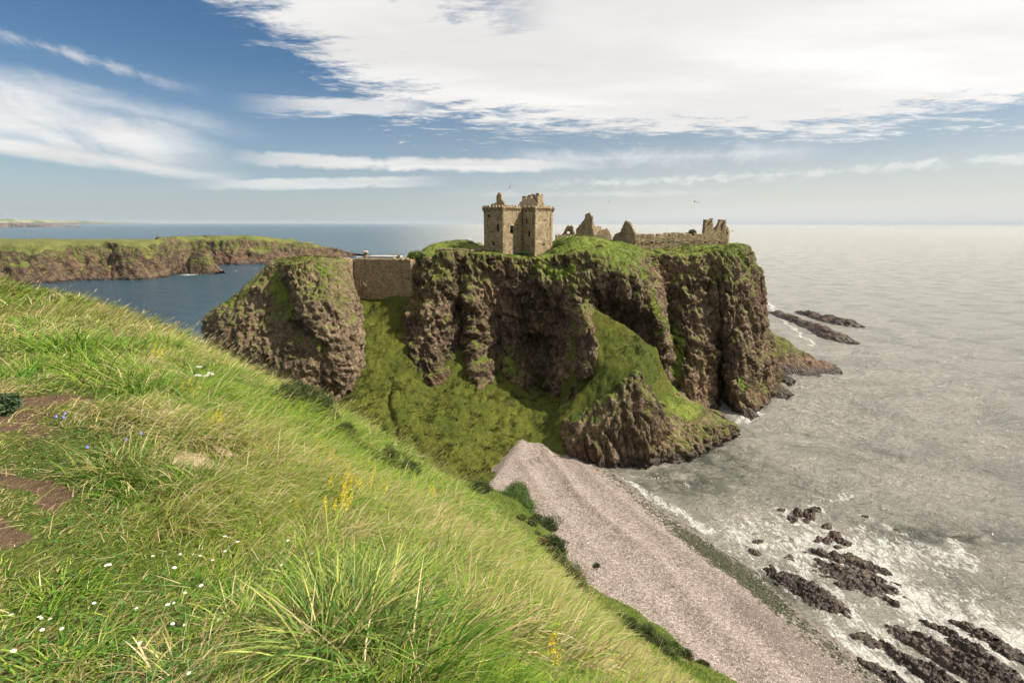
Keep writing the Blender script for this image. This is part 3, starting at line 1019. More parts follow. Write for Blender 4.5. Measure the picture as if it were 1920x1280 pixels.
SOIL = []     # (x,y,rx,ry,rot,kind)
for (px, py, rx, ry, kd) in [(0, 785, 0.65, 0.45, 0), (85, 752, 0.38, 0.26, 0), (0, 900, 0.22, 0.22, 0), (60, 915, 0.30, 0.14, 0), (10, 985, 0.22, 0.12, 0),
                              (335, 778, 0.26, 0.16, 1), (420, 812, 0.20, 0.15, 1), (345, 856, 0.22, 0.12, 1), (548, 820, 0.22, 0.3, 1), (500, 802, 0.14, 0.10, 1), (285, 776, 0.14, 0.08, 1), (390, 840, .16, .10, 1)]:
    g = G_hit(px, py)
    if g is not None:
        SOIL.append((g[0], g[1], rx, ry, kd))


def soil_at(x, y):
    qq = np.stack([x, y, x * 0], 1)
    x = x + 0.22 * fbm(qq, 0.6, 4, 0.6, 71)
    y = y + 0.22 * fbm(qq, 0.6, 4, 0.6, 72)
    s = np.zeros(len(x))
    sd = np.zeros(len(x))
    for (a, b, rx, ry, kd) in SOIL:
        e = np.exp(-(((x - a) / rx) ** 2 + ((y - b) / ry) ** 2))
        if kd == 0:
            s = np.maximum(s, e)
        else:
            sd = np.maximum(sd, e)
    return s, sd


Vhill = np.stack([HX, HY, HZ], -1).reshape(-1, 3)
so, sa = soil_at(Vhill[:, 0], Vhill[:, 1])
nr, ntt = RR.shape
I, J = np.meshgrid(np.arange(nr - 1), np.arange(ntt), indexing='ij')
J2 = (J + 1) % ntt
fh = np.stack([I * ntt + J, I * ntt + J2, (I + 1) * ntt + J2, (I + 1) * ntt + J], -1).reshape(-1, 4)[:, ::-1]
o_hill = link('hill', mesh_np('hill', Vhill, [fh], attrs={'soil': so, 'sand': sa}), M_hill, kind='structure')
print('terrain', round(time.time() - T00, 1))

# ================================================================ sea
SEA_ROCKS = []          # (x, y, radius) for the foam; filled below from the same list that builds the rocks
# (px, py, half length, half width, height, angle deg, seed, kind)
rock_specs = [
    (1466, 954, 0.7, 0.5, 0.5, 40, 1), (1487, 972, 1.3, 0.8, 0.7, 60, 2), (1497, 961, 1.2, 0.7, 0.8, 65, 3), (1518, 962, 1.7, 1.0, 0.9, 60, 4), (1531, 953, 1.3, 0.8, 0.7, 60, 5), (1513, 975, 0.9, 0.6, 0.5, 45, 6),
    (1551, 986, 0.9, 0.6, 0.6, 30, 7), (1537, 1011, 1.1, 0.8, 0.8, 50, 8), (1553, 1013, 1.2, 0.7, 0.7, 40, 9), (1565, 1004, 1.4, 0.8, 0.8, 30, 10), (1582, 1016, 1.5, 0.8, 0.8, -35, 11), (1571, 1024, 0.8, 0.5, 0.4, 20, 12),
    (1545, 1037, 1.8, 0.8, 0.7, -45, 13), (1572, 1045, 1.5, 0.9, 0.9, -35, 14), (1598, 1050, 2.3, 1.1, 1.1, -35, 15), (1630, 1061, 2.9, 0.9, 0.9, -30, 16),
    (1606, 1084, 6.0, 3.6, 1.0, -35, 17),
    (1510, 1105, 5.4, 2.1, 0.9, -52, 18), (1552, 1128, 2.6, 0.8, 0.7, -55, 19), (1671, 1125, 0.9, 0.6, 0.8, -50, 20), (1480, 1043, 1.0, 0.8, 0.4, 20, 21),
    (1422, 1014, 0.9, 0.5, 0.4, 10, 22), (1416, 1034, 1.0, 0.7, 0.5, 0, 23), (1446, 1059, 0.6, 0.4, 0.35, 30, 24), (1436, 1066, 0.5, 0.4, 0.3, 0, 25), (1462, 1086, 0.5, 0.4, 0.35, 0, 26),
    (1617, 1190, 1.4, 0.6, 0.5, 5, 27), (1636, 1204, 1.3, 0.8, 0.6, 10, 28), (1680, 1176, 1.5, 0.8, 0.35, 20, 29),
    (1714, 1200, 1.6, 1.0, 0.7, -20, 30), (1710, 1245, 3.8, 1.0, 0.9, -68, 31), (1753, 1225, 4.6, 1.1, 0.9, -62, 32), (1787, 1232, 4.6, 1.2, 1.0, -60, 33), (1815, 1260, 4.4, 1.2, 1.0, -60, 34),
    (1790, 1192, 2.9, 0.8, 0.7, -50, 35), (1835, 1225, 3.2, 0.8, 0.8, -52, 36), (1850, 1250, 3.6, 1.0, 0.9, -55, 37), (1825, 1178, 2.1, 0.7, 0.6, -45, 38), (1868, 1205, 2.3, 0.8, 0.7, -42, 39),
    (1905, 1228, 2.0, 0.9, 0.8, -40, 40), (1880, 1262, 2.4, 0.9, 0.8, -48, 41), (1655, 1262, 2.4, 1.1, 0.6, -50, 42), (1623, 966, 0.7, 0.4, 0.3, 30, 43), (1684, 993, 0.6, 0.35, 0.3, -60, 44), (1692, 1003, 0.6, 0.3, 0.25, -60, 45), (1770, 1272, 3.0, 1.0, 0.9, -62, 46),
]
for s in rock_specs:
    c3 = PZ(s[0], s[1])
    SEA_ROCKS.append((c3[0], c3[1], s[2], s[3], math.radians(s[5])))

foam_lines = [  # breaking crests in the place (photo pixels at sea level, width m, strength)
    ([(1640, 1060), (1700, 1100), (1760, 1135), (1830, 1170), (1920, 1215), (1990, 1250)], 2.6, 1.0),
    ([(1560, 990), (1620, 1010), (1680, 1010), (1740, 1030), (1790, 1030)], 3.4, 0.8),
    ([(1180, 905), (1230, 938), (1290, 965), (1330, 990)], 1.6, 0.85),
    ([(1240, 855), (1300, 830), (1360, 800), (1395, 780)], 1.3, 0.9),
    ([(1395, 775), (1420, 770), (1405, 790)], 1.3, 1.0),
    ([(1520, 925), (1560, 935), (1600, 925)], 1.5, 0.7),
    ([(1330, 985), (1390, 960), (1430, 985), (1400, 1000)], 2.2, 0.55),
    ([(1500, 1070), (1540, 1100), (1600, 1160), (1680, 1200), (1760, 1210)], 3.0, 0.75),
    ([(1545, 1165), (1580, 1195), (1640, 1240), (1680, 1270)], 2.0, 0.9),
    ([(1450, 575), (1436, 562), (1470, 600), (1500, 625), (1530, 650)], 1.6, 0.8),
    ([(1685, 720), (1740, 725), (1790, 730)], 1.6, 0.25), ([(1780, 770), (1850, 800)], 2.0, 0.25),
    ([(1600, 1130), (1660, 1150), (1720, 1170)], 3.0, 0.55),
    ([(1740, 1060), (1800, 1085), (1860, 1100)], 2.0, 0.45), ([(1690, 900), (1730, 925), (1790, 950)], 1.2, 0.4),
    ([(1200, 880), (1240, 900), (1290, 912)], 1.6, 0.5),
]
far_foam = [([(160, 527), (230, 523), (290, 520), (318, 516)], 5, 0.9), ([(340, 516), (380, 515), (408, 511)], 4, 0.9), ([(400, 506), (440, 509), (470, 505), (500, 502)], 3, 0.5),
            ([(352, 640), (388, 640), (400, 636)], 3.0, 1.0), ([(330, 497), (420, 496), (500, 494)], 5, 0.5), ([(655, 480), (690, 483), (760, 484)], 7, 0.8)]
rr = np.concatenate([28 * 1.0042 ** np.arange(0, 640), 28 * 1.0042 ** 640 * 1.035 ** np.arange(1, 165)])
th = np.concatenate([np.linspace(-180, -56, 60, endpoint=False), np.linspace(-56, -8, 190, endpoint=False), np.linspace(-8, 58, 560, endpoint=False), np.linspace(58, 180, 60, endpoint=False)]) * math.pi / 180
SR, ST = np.meshgrid(rr, th, indexing='ij')
SX, SY = SR * np.sin(ST), SR * np.cos(ST)
q = np.stack([SX.ravel(), SY.ravel(), np.zeros(SX.size)], 1)
r_ = SR.ravel()
fade = 1 - sstep(r_, 160, 420)
z = np.zeros(len(q))
near = r_ < 430
qn = q[near]
wv = np.zeros(len(qn))
w1 = fbm(qn, 22, 3, 0.5, 500)
for (lam, ang, amp, sd) in [(9.0, 200, 0.22, 1), (5.2, 222, 0.17, 2), (3.1, 180, 0.13, 3), (1.9, 235, 0.09, 4), (15, 212, 0.42, 5)]:
    dvec = np.array([math.sin(math.radians(ang)), math.cos(math.radians(ang))])
    ph = (qn[:, :2] @ dvec) * 2 * math.pi / lam + 3.2 * fbm(qn, lam * 1.7, 3, 0.55, 510 + sd)
    s_ = 1 - np.abs(np.sin(ph * 0.5))
    wv += amp * (s_ ** 1.6 * 2 - 0.9) * (0.55 + 0.6 * np.clip(fbm(qn, lam * 3, 2, 0.5, 520 + sd) + 0.3, 0, 1.4))
wv += 0.17 * fbm(qn * (0.6, 1.2, 1), 1.1, 3, 0.55, 530)
foam = np.zeros(len(qn))
Q2 = qn[:, :2]
for (pl, wd, stg) in foam_lines:
    L = np.array([PZ(a, b)[:2] for a, b in pl])
    sub = np.where((Q2[:, 0] > L[:, 0].min() - 3 * wd) & (Q2[:, 0] < L[:, 0].max() + 3 * wd) & (Q2[:, 1] > L[:, 1].min() - 3 * wd) & (Q2[:, 1] < L[:, 1].max() + 3 * wd))[0]
    wob = np.stack([fbm(qn[sub], 5.0, 3, 0.55, 641), fbm(qn[sub], 5.0, 3, 0.55, 642)], 1) * wd * 1.1
    dd = polydist(Q2[sub] + wob, L)
    foam[sub] = np.maximum(foam[sub], 0.85 * stg * np.exp(-(dd / (wd * 1.15)) ** 2))
calm = np.ones(len(qn))
for (cx_, cy_, a_, b_, an) in SEA_ROCKS:
    sub = np.where((np.abs(Q2[:, 0] - cx_) < a_ + 4) & (np.abs(Q2[:, 1] - cy_) < a_ + 4))[0]
    dxy = Q2[sub] - (cx_, cy_)
    u_ = dxy[:, 0] * math.cos(an) + dxy[:, 1] * math.sin(an)
    v_ = -dxy[:, 0] * math.sin(an) + dxy[:, 1] * math.cos(an)
    e = np.sqrt((u_ / (a_ + 0.2)) ** 2 + (v_ / (b_ + 0.2)) ** 2)
    foam[sub] = np.maximum(foam[sub], 0.85 * np.exp(-((np.maximum(e - 0.9, 0)) * b_ / 0.9) ** 2) * np.clip(0.65 + 0.5 * fbm(qn[sub], 2.5, 2, 0.5, 600), 0, 1))
    calm[sub] = np.minimum(calm[sub], 0.35 + 0.65 * sstep(e, 1.0, 1.6))
dW = polydist(Q2, WL[:, :2])
foam = np.maximum(foam, 0.75 * np.exp(-(dW / 0.9) ** 2) * np.clip(0.6 + 0.7 * fbm(qn, 4, 2, 0.5, 611), 0, 1))
# the broken water off the beach: patchy foam everywhere inside the surf zone
surf = np.exp(-((dW - 17) / 17.0) ** 2) * sstep(-Q2[:, 1], -100, -76)
foam = np.maximum(foam, surf * (0.60 + 0.36 * fbm(qn, 6, 3, 0.55, 620)))
calm *= 0.25 + 0.75 * sstep(dW, 0.5, 9)
z[near] = wv * fade[near] * calm
fo = np.zeros(len(q))
fo[near] = foam
for (pl, wd, stg) in far_foam:
    L = np.array([PZ(a, b)[:2] for a, b in pl])
    sub = np.where((q[:, 0] > L[:, 0].min() - 3 * wd) & (q[:, 0] < L[:, 0].max() + 3 * wd) & (q[:, 1] > L[:, 1].min() - 3 * wd) & (q[:, 1] < L[:, 1].max() + 3 * wd))[0]
    fo[sub] = np.maximum(fo[sub], stg * np.exp(-(polydist(q[sub, :2], L) / wd) ** 2))
V = q.copy()
V[:, 2] = z
# pale shallows of the right-hand bay: stirred-up sediment plus painted sun glitter
silt_glitter = np.zeros(len(q))
silt_glitter[near] = np.exp(-(np.maximum(dW - 4, 0) / 30.0) ** 2)
deep = np.zeros(len(q))  # dark green patches; those by the spur paint in the cliff's reflection
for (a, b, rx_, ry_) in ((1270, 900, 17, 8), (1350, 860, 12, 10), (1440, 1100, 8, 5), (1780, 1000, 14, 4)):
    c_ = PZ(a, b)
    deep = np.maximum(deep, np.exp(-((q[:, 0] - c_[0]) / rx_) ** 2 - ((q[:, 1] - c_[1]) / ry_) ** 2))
nt_ = len(th)
I, J = np.meshgrid(np.arange(len(rr) - 1), np.arange(nt_), indexing='ij')
J2 = (J + 1) % nt_
fs = np.stack([I * nt_ + J, (I + 1) * nt_ + J, (I + 1) * nt_ + J2, I * nt_ + J2], -1).reshape(-1, 4)[:, ::-1]

M_sea, out = new_mat('sea_water')
p = geo()
x_, y_, z_ = xyz(p)
dist = X.m('SQRT', x_ * x_ + y_ * y_)
bay = ss(x_ / (dist + 1.0), 0.02, -0.30)                    # water north of the rock is darker and bluer
base = mixc(bay, (0.405, 0.385, 0.335), (0.012, 0.060, 0.095))  # pale right-hand tone: silvery sun glitter painted into the water colour
base = mixc(attr('silt_glitter'), base, (0.42, 0.39, 0.33))
base = mixc(attr('deep') * ss(noise(p, 0.25, 5, 0.65), 0.30, 0.60) * 0.85, base, (0.055, 0.065, 0.042))  # dark cliff reflection put into the water colour by the spur
base = mixc(ss(noise(p, 0.05, 4, 0.6), 0.45, 0.65) * 0.30 * (1.0 - bay), base, (0.09, 0.115, 0.085))
f = attr('foam')
lace = noise(mapping(p, (0, 0, 0), (0, 0, 0.9), (1.0, 0.45, 1)), 1.3, 8, 0.72, 1.2)
lace2 = noise(p, 4.5, 6, 0.7, 0.6)
fm = ss(f * 1.0 + (lace - 0.5) * 2.6 + (lace2 - 0.5) * 0.6, 0.50, 0.78)
cap = ss(noise(mapping(p, (0, 0, 0), (0, 0, 0.5), (0.30, 1.1, 1)), 0.35, 6, 0.7), 0.735, 0.78) * 0.6
fm = xmax(fm, cap)
base = mixc(fm, base, (0.78, 0.76, 0.70))
b1 = noise(mapping(p, (0, 0, 0), (0, 0, 0.6), (0.55, 1.5, 1)), 0.55, 8, 0.68, 0.5)
b2 = noise(mapping(p, (5, 0, 0), (0, 0, 0.3), (0.5, 1.4, 1)), 0.09, 6, 0.62, 0.3)
b3 = noise(mapping(p, (5, 3, 0), (0, 0, 0.45), (0.6, 1.6, 1)), 2.1, 5, 0.65, 0.4)
hh = b1 * 1.0 + b2 * 4.0 + b3 * 0.32
principled(out, base, mixc(fm, (0.20,) * 3, (0.85,) * 3), bump(hh, 1.0, 3.2), spec=0.9, IOR=1.33)
link('sea', mesh_np('sea', V, [fs], attrs={'foam': fo, 'silt_glitter': silt_glitter, 'deep': deep}), M_sea, kind='structure')  # deep: dark green patches, by the spur the painted cliff reflection
print('sea', round(time.time() - T00, 1))


# ---------------------------------------------------------------- rocks in the surf
def rock_mesh(name, a, b, h, ang, seed, flat=0.0, res=0.13, ribs=0.0):
    nx, ny = max(10, int(2.6 * a / res)), max(8, int(2.6 * b / res))
    xs, ys = np.linspace(-1.3, 1.3, nx) * a, np.linspace(-1.3, 1.3, ny) * b
    XX, YY = np.meshgrid(xs, ys, indexing='ij')
    e = np.sqrt((XX / a) ** 2 + (YY / b) ** 2)
    q = np.stack([XX.ravel(), YY.ravel(), XX.ravel() * 0 + seed * 7.7], 1)
    n1 = fbm(q, 1.6, 4, 0.6, seed).reshape(XX.shape)
    n2 = fbm(q * (0.35, 1, 1), 0.55, 3, 0.6, seed + 9, ridged=True).reshape(XX.shape)
    wq = q + 0.35 * np.stack([fbm(q, 0.9, 2, 0.5, seed + 31), fbm(q, 0.9, 2, 0.5, seed + 32), q[:, 2] * 0], 1)
    c1, g1 = cellv(wq * (0.5, 1.0, 1), 0.9, seed)
    c2, g2 = cellv(wq * (0.6, 1.0, 1), 0.38, seed + 3)
    cl = (0.5 - (c1 * 0.55 + c2 * 0.3 - 0.6 * np.exp(-(g1 / 0.10) ** 2) - 0.25 * np.exp(-(g2 / 0.12) ** 2))).reshape(XX.shape)
    ee = e + 0.30 * n1
    body = h * np.clip(1 - ee ** 2.6, -1.4, 1)
    zz = body * 0.75 + (0.42 * n1 + 0.30 * n2 * (1 + ribs) + 0.55 * (0.5 - cl)) * min(1.0, h * 0.9 + 0.2) - flat - 0.05
    zz = np.where(e > 1.22, np.minimum(zz, -0.5), zz)
    c_, s_ = math.cos(ang), math.sin(ang)
    V = np.stack([XX * c_ - YY * s_, XX * s_ + YY * c_, np.maximum(zz, -0.6)], -1).reshape(-1, 3)
    return mesh_np(name, V, [grid_faces(nx, ny)], smooth=False, attrs={'grass': np.zeros(len(V)), 'moss': np.full(len(V), 0.05), 'lichen': np.zeros(len(V))})


rock_labels = {
    1: 'small dark rock alone in the water off the upper beach', 4: 'largest dark rock of the upper offshore cluster', 7: 'small dark rock just above the middle rock cluster',
    16: 'long narrow dark reef above the broad foam-filled slab', 17: 'broad round dark reef slab with foam washing through its gaps', 18: 'big brown oval rock slab lying against the shingle edge',
    19: 'thin dark reef beside the brown oval slab', 20: 'single dark boulder right of the broad round reef slab', 21: 'pale brown half submerged rock near the tip of the oval slab',
    27: 'flat small rock off the lower beach with foam around it', 28: 'brown rounded rock off the lower beach below a flatter one', 29: 'barely awash rock between reef slab and lower ribs',
    30: 'round rock at the upper end of the lower rock ribs', 31: 'leftmost long dark rock rib at the bottom of the bay', 42: 'weed-covered dark rock touching the lower shingle',
    43: 'tiny rock awash in foam far out in the bay', 13: 'slanting dark reef at the left end of the middle cluster', 15: 'tall dark rock in the middle of the long reef'}
for s in rock_specs:
    c3 = PZ(s[0], s[1])
    k = s[6]
    me = rock_mesh('sea_rock', s[2] * 1.08, s[3] * 1.15, s[4], math.radians(s[5]), k, flat=0.42 if k == 17 else (0.12 if k in (31, 32, 33, 34, 37) else 0.0), ribs=0.8 if k > 30 else 0)
    if k in rock_labels:
        lab, grp = rock_labels[k], None
    elif k < 7:
        lab, grp = 'dark weathered rock of the upper cluster off the beach', 'rocks of the upper cluster in the bay'
    elif k < 17:
        lab, grp = 'dark weathered rock of the middle cluster in the foam', 'rocks of the middle cluster in the bay'
    elif k < 30:
        lab, grp = 'small dark stone in the grey shallows by the waterline', 'small stones in the shallows'
    elif k in (44, 45):
        lab, grp = 'tiny twin rock tip showing through the outer foam', 'twin rock tips in the outer foam'
    else:
        lab, grp = 'long dark ribbed rock in the lower right surf', 'ribs of rock in the lower right surf'
    o = thing('sea_rock', lab, 'rock', (c3[0], c3[1], -0.12 if k in (29, 21) else 0.02), grp, me, M_skerry)


# ---------------------------------------------------------------- skerries and the seaward tail of the headland
def ridge_mass(name, pts, mat, step, disp, seed, lean=0.0, kind='structure', rows=6, **kw):
    """pts: list of (left pixel, crest pixel, right pixel) triples as world points along the ridge"""
    A = np.array(pts, float)       # n,3,3
    n = len(A)
    cols_ = []
    G = loft(A, step, step, closed=False)
    nu, nv = G.shape[:2]
    V = G.reshape(-1, 3)
    q = V.copy()
    ax = A[-1, 1] - A[0, 1]
    ax = ax / np.linalg.norm(ax)
    al = V @ ax
    q2 = V - np.outer(al, ax) * 0.75
    d_ = disp * (fbm(V, 4, 4, 0.55, seed) * 0.8 + fbm(q2, 1.6, 3, 0.6, seed + 3, ridged=True) * 0.9 + fbm(q2, 0.7, 3, 0.6, seed + 6) * 0.35)
    N = gnormals(G, False).reshape(-1, 3)
    if N[:, 2].mean() < 0:
        N = -N
    V = V + N * d_[:, None]
    return G, V, N, nu, nv


def skerry(name, spine, mat, step, disp, seed, label=None, pw=1.7, moss=0.1, grass=None, lich=(1.5, 6), **kw):
    """spine: list of (x,y,half width,height)"""
    S = np.array(spine, float)
    n = len(S)
    tv = np.linspace(0, n - 1, int(np.linalg.norm(np.diff(S[:, :2], axis=0), axis=1).sum() / step) + 2)
    D = cr(S, tv)
    T = np.gradient(D[:, :2], axis=0)
    T /= np.linalg.norm(T, axis=1, keepdims=True)
    Pn = np.stack([-T[:, 1], T[:, 0]], 1)
    nv = max(10, int(2.8 * np.abs(D[:, 2]).max() / step))
    s = np.linspace(-1.35, 1.35, nv)
    XY = D[:, None, :2] + Pn[:, None] * (s[None, :, None] * D[:, None, 2:3])
    prof = 1 - np.abs(s) ** pw
    ZZ = D[:, 3][:, None] * prof[None] * 1.0
    V = np.concatenate([XY, ZZ[..., None]], -1).reshape(-1, 3)
    al = np.repeat(np.concatenate([[0], np.cumsum(np.linalg.norm(np.diff(D[:, :2], axis=0), axis=1))]), nv)
    ac = np.tile(s, len(D)) * np.repeat(D[:, 2], nv)
    q = np.stack([al * 0.22, ac, al * 0 + seed], 1)
    d_ = disp * (fbm(V * (1, 1, 0.3), 4.5, 4, 0.55, seed) * 0.8 + fbm(q, 1.7, 3, 0.6, seed + 3, ridged=True) * 0.7 + fbm(q, 0.6, 3, 0.6, seed + 6) * 0.3)
    V[:, 2] += d_
    V[:, 2] = np.maximum(V[:, 2], -1.5)
    nvv = gnormals(V.reshape(len(D), nv, 3), False)[..., 2].ravel()
    g = np.zeros(len(V)) if grass is None else grass(V, np.abs(nvv))
    f_ = grid_faces(len(D), nv)
    if nvv.mean() < 0:
        f_ = f_[:, ::-1]
    me = mesh_np(name, V, [f_], attrs={'grass': g, 'moss': np.full(len(V), moss) * sstep(V[:, 2], 3, 8),
                                       'lichen': sstep(V[:, 2], lich[0], lich[0] + 2) * (1 - sstep(V[:, 2], lich[1], lich[1] + 5))})
    return me


def sk(pxs):
    return [(PZ(a, b)[0], PZ(a, b)[1], w_, h_) for (a, b, w_, h_) in pxs]


thing('skerry', 'long low black skerry nearest the seaward cliff end', 'skerry', me=skerry('skerry', sk([(1450, 584, 3, 0.5), (1475, 595, 4.5, 2.2), (1505, 606, 4, 1.8), (1530, 616, 5, 2.4), (1555, 628, 5.5, 2.6), (1580, 636, 5, 2.2), (1603, 643, 2, 0.2)]), M_skerry, 0.4, 1.1, 700), mat=M_skerry)
thing('skerry', 'outer black skerry lying farther out in the open sea', 'skerry', me=skerry('skerry', sk([(1496, 585, 2, 0.2), (1520, 591, 4, 1.8), (1545, 598, 5.5, 2.3), (1572, 604, 6, 2.8), (1598, 609, 4.5, 2.0), (1619, 613, 2, 0.2)]), M_skerry, 0.4, 1.1, 720), mat=M_skerry)
o = link('rock_tail', skerry('rock_tail', [(83, 190, 12, 27), (92, 188.5, 11, 21), (101, 186, 10, 13.5), (110, 183, 8.5, 8.0), (118, 180.5, 6, 3.8), (126, 178, 2.5, 0.4)], M_cliff, 0.4, 1.5, 740,
                             grass=lambda V, nz: sstep(V[:, 2], 13, 20) * sstep(nz, 0.15, 0.4) * 0.9, moss=0.6, lich=(5, 16)), M_cliff, kind='structure')
o = link('rock_tail', skerry('rock_tail', [(84, 178, 6, 14), (90, 173, 5.5, 8), (96, 168, 4, 4), (101, 164, 2, 0.3)], M_skerry, 0.35, 1.2, 760, lich=(3, 12)), M_cliff, kind='structure')
o = link('rock_tail', skerry('rock_tail', [(82, 160, 5, 9), (87, 155, 4.5, 5), (92, 150, 2.5, 0.3)], M_skerry, 0.35, 1.0, 780, lich=(3, 12)), M_cliff, kind='structure')
o = link('rock_tail', skerry('rock_tail', sk([(1392, 768, 3, 2.5), (1404, 776, 2.5, 1.6), (1420, 782, 1.5, 0.4)]), M_skerry, 0.3, 0.6, 790), M_skerry, kind='structure')

# ---------------------------------------------------------------- far headland across the left-hand bay
def farcol(pw, pr, Yoff_mid, zr, Yoff=18):
    b = PZ(*pw)
    u, y_, z_ = ray(*pr)
    t = (zr - CAM_H) / z_
    r = np.array([u * t, y_ * t, zr])
    mid = b * 0.55 + r * 0.45
    mid[2] = zr * 0.42
    mid2 = b * 0.35 + r * 0.65
    mid2[2] = zr * 0.75
    return b, mid, mid2, r


fc = []
water = [(-420, 560, 34), (-200, 545, 35), (0, 536, 36), (90, 532, 37), (160, 527, 37), (215, 525.5, 37), (240, 526, 37), (290, 524, 37), (317, 519, 36.5), (330, 508, 36), (345, 499, 36.5),
         (385, 497, 37), (430, 497, 37), (470, 496, 37), (510, 494.5, 36), (550, 492.5, 31), (580, 490.5, 25), (610, 488, 20), (640, 484.5, 14), (660, 481, 2.5)]
for i, (a, b, zr) in enumerate(water):
    w0 = PZ(a, b)
    outw = np.array([w0[0], w0[1], 0]) / np.hypot(w0[0], w0[1])
    side_ = np.array([-0.8, 0.6, 0])
    dirn = outw * 0.75 + side_ * 0.4
    k = zr / 37.0
    rnd = 0.85 + 0.3 * random.random()
    w1_ = w0.copy(); w1_[2] = -4
    fc.append([w0 + dirn * (27 + 6 * rnd) * k + np.array([0, 0, zr + 0.0]), w0 + dirn * 19 * rnd * k + np.array([0, 0, zr * 0.83]), w0 + dirn * 12 * rnd * k + np.array([0, 0, zr * 0.52]), w0 + dirn * 5 * k + np.array([0, 0, zr * 0.2]), w0, w1_])
tip = PZ(668, 478.5)
back = [(-260, 860, 2), (-420, 815, 27), (-700, 790, 29), (-1000, 740, 31), (-1000, 560, 37)]
fc.append([np.array([tip[0] + 6, tip[1] + 10, 1.0])] + [np.array([tip[0] + 6 - 0.1 * k, tip[1] + 8 - k, 1.0 - k * 1.2]) for k in range(1, 6)])
for (x0, y0, zr) in back:
    fc.append([np.array([x0, y0, zr])] + [np.array([x0 + k * 4 * (1 if x0 > -900 else -1), y0 + 6 * k, zr * (1 - k / 5.0) - 1]) for k in range(1, 6)])
fc = [[tuple(q) for q in c_] for c_ in fc]


def make_far(name, net0, center, mat, step, rstep, disp, seed, weights, sc=1.0, tops=0.0):
    net = []
    c = np.array(center, float)
    for col in net0:
        pts = [np.array(q, float) for q in col]
        r = pts[0]
        top = []
        for k in (1.0, 0.5, 0.12):
            q = r * (1 - k) + c * k
            top.append(q)
        net.append((top + pts)[::-1])
    G = loft(net, step, rstep, True, weights)
    N = gnormals(G)
    V = G.reshape(-1, 3)
    Nf = N.reshape(-1, 3)
    side = 1 - sstep(np.abs(Nf[:, 2]), 0.75, 0.97)
    d_ = disp * (fbm(V * (1, 1, 0.5), 34 * sc, 5, 0.55, seed) * 1.0 + fbm(V * (1, 1, 0.2), 13 * sc, 4, 0.55, seed + 7, ridged=True) * 0.7 + fbm(V, 5 * sc, 3, 0.6, seed + 9) * 0.3)
    V = V + Nf * (d_ * side)[:, None]
    N2 = gnormals(V.reshape(G.shape))[..., 2]
    for _ in range(3):
        N2 = (N2 + np.roll(N2, 1, 0) + np.roll(N2, -1, 0) + np.roll(N2, 1, 1) + np.roll(N2, -1, 1)) / 5
    nz = N2.ravel()
    zmax = max(c[2], 1)
    gr = np.clip(sstep(nz + 0.22 * fbm(V, 25 * sc, 3, 0.6, seed + 11) + 0.22 * (V[:, 2] / zmax), 0.62, 0.86), 0, 1) * sstep(V[:, 2], zmax * 0.15, zmax * 0.4)
    me = mesh_np(name, V, [grid_faces(G.shape[0], G.shape[1], True)], attrs={'grass': gr, 'moss': np.full(len(V), 0.45) * sstep(V[:, 2], 5, 25), 'lichen': sstep(V[:, 2], 3, 6) * (1 - sstep(V[:, 2], 14, 28)) * 0.9})
    return link(name, me, mat, kind='structure')


make_far('far_headland', fc, (-470, 690, 33.0), M_far, 1.5, 1.4, 6.0, 900, [1.0] * 20 + [0.1] * 6)
sc0 = PZ(372, 515)
thing('sea_stack', 'squat brown sea stack standing off the far headland in the left bay', 'sea stack', me=skerry('sea_stack', [(sc0[0] - 30, sc0[1] + 2, 4, 1), (sc0[0] - 18, sc0[1] + 8, 10, 9), (sc0[0] - 11, sc0[1] + 12, 13, 21), (sc0[0] + 2, sc0[1] + 12, 13, 25), (sc0[0] + 10, sc0[1] + 10, 12, 21), (sc0[0] + 13, sc0[1] + 10, 10, 6), (sc0[0] + 20, sc0[1] + 6, 6, 2)], M_far, 0.9, 3.0, 930,
      grass=lambda V, nz: sstep(V[:, 2], 16, 22) * 0.35, moss=0.4, lich=(5, 18), pw=3.4), mat=M_far)

# ---------------------------------------------------------------- distant coast with fields
M_coast, out = new_mat('coast_fields')
p = geo()
x_, y_, z_ = xyz(p)
fields = voro(mapping(p, (0, 0, 0), (0, 0, 0.4), (1.0, 0.55, 0.3)), 0.0042, 'F1', 'Color')
fa, fb_, fc_ = xyz(fields)
col = ramp(fa, [(0.0, (0.06, 0.10, 0.03)), (0.3, (0.12, 0.17, 0.05)), (0.5, (0.22, 0.195, 0.11)), (0.75, (0.27, 0.24, 0.15)), (0.9, (0.10, 0.13, 0.06))], 'CONSTANT')
clf = mixc(ss(noise(p, 0.01, 4, 0.6), 0.4, 0.6), (0.05, 0.038, 0.035), (0.15, 0.115, 0.095))
cl_m = ss(z_ + (noise(p, 0.008, 4, 0.6) - 0.5) * 40, 62, 48)
col = mixc(cl_m, col, clf)
principled(out, col, 0.9, spec=0.1)


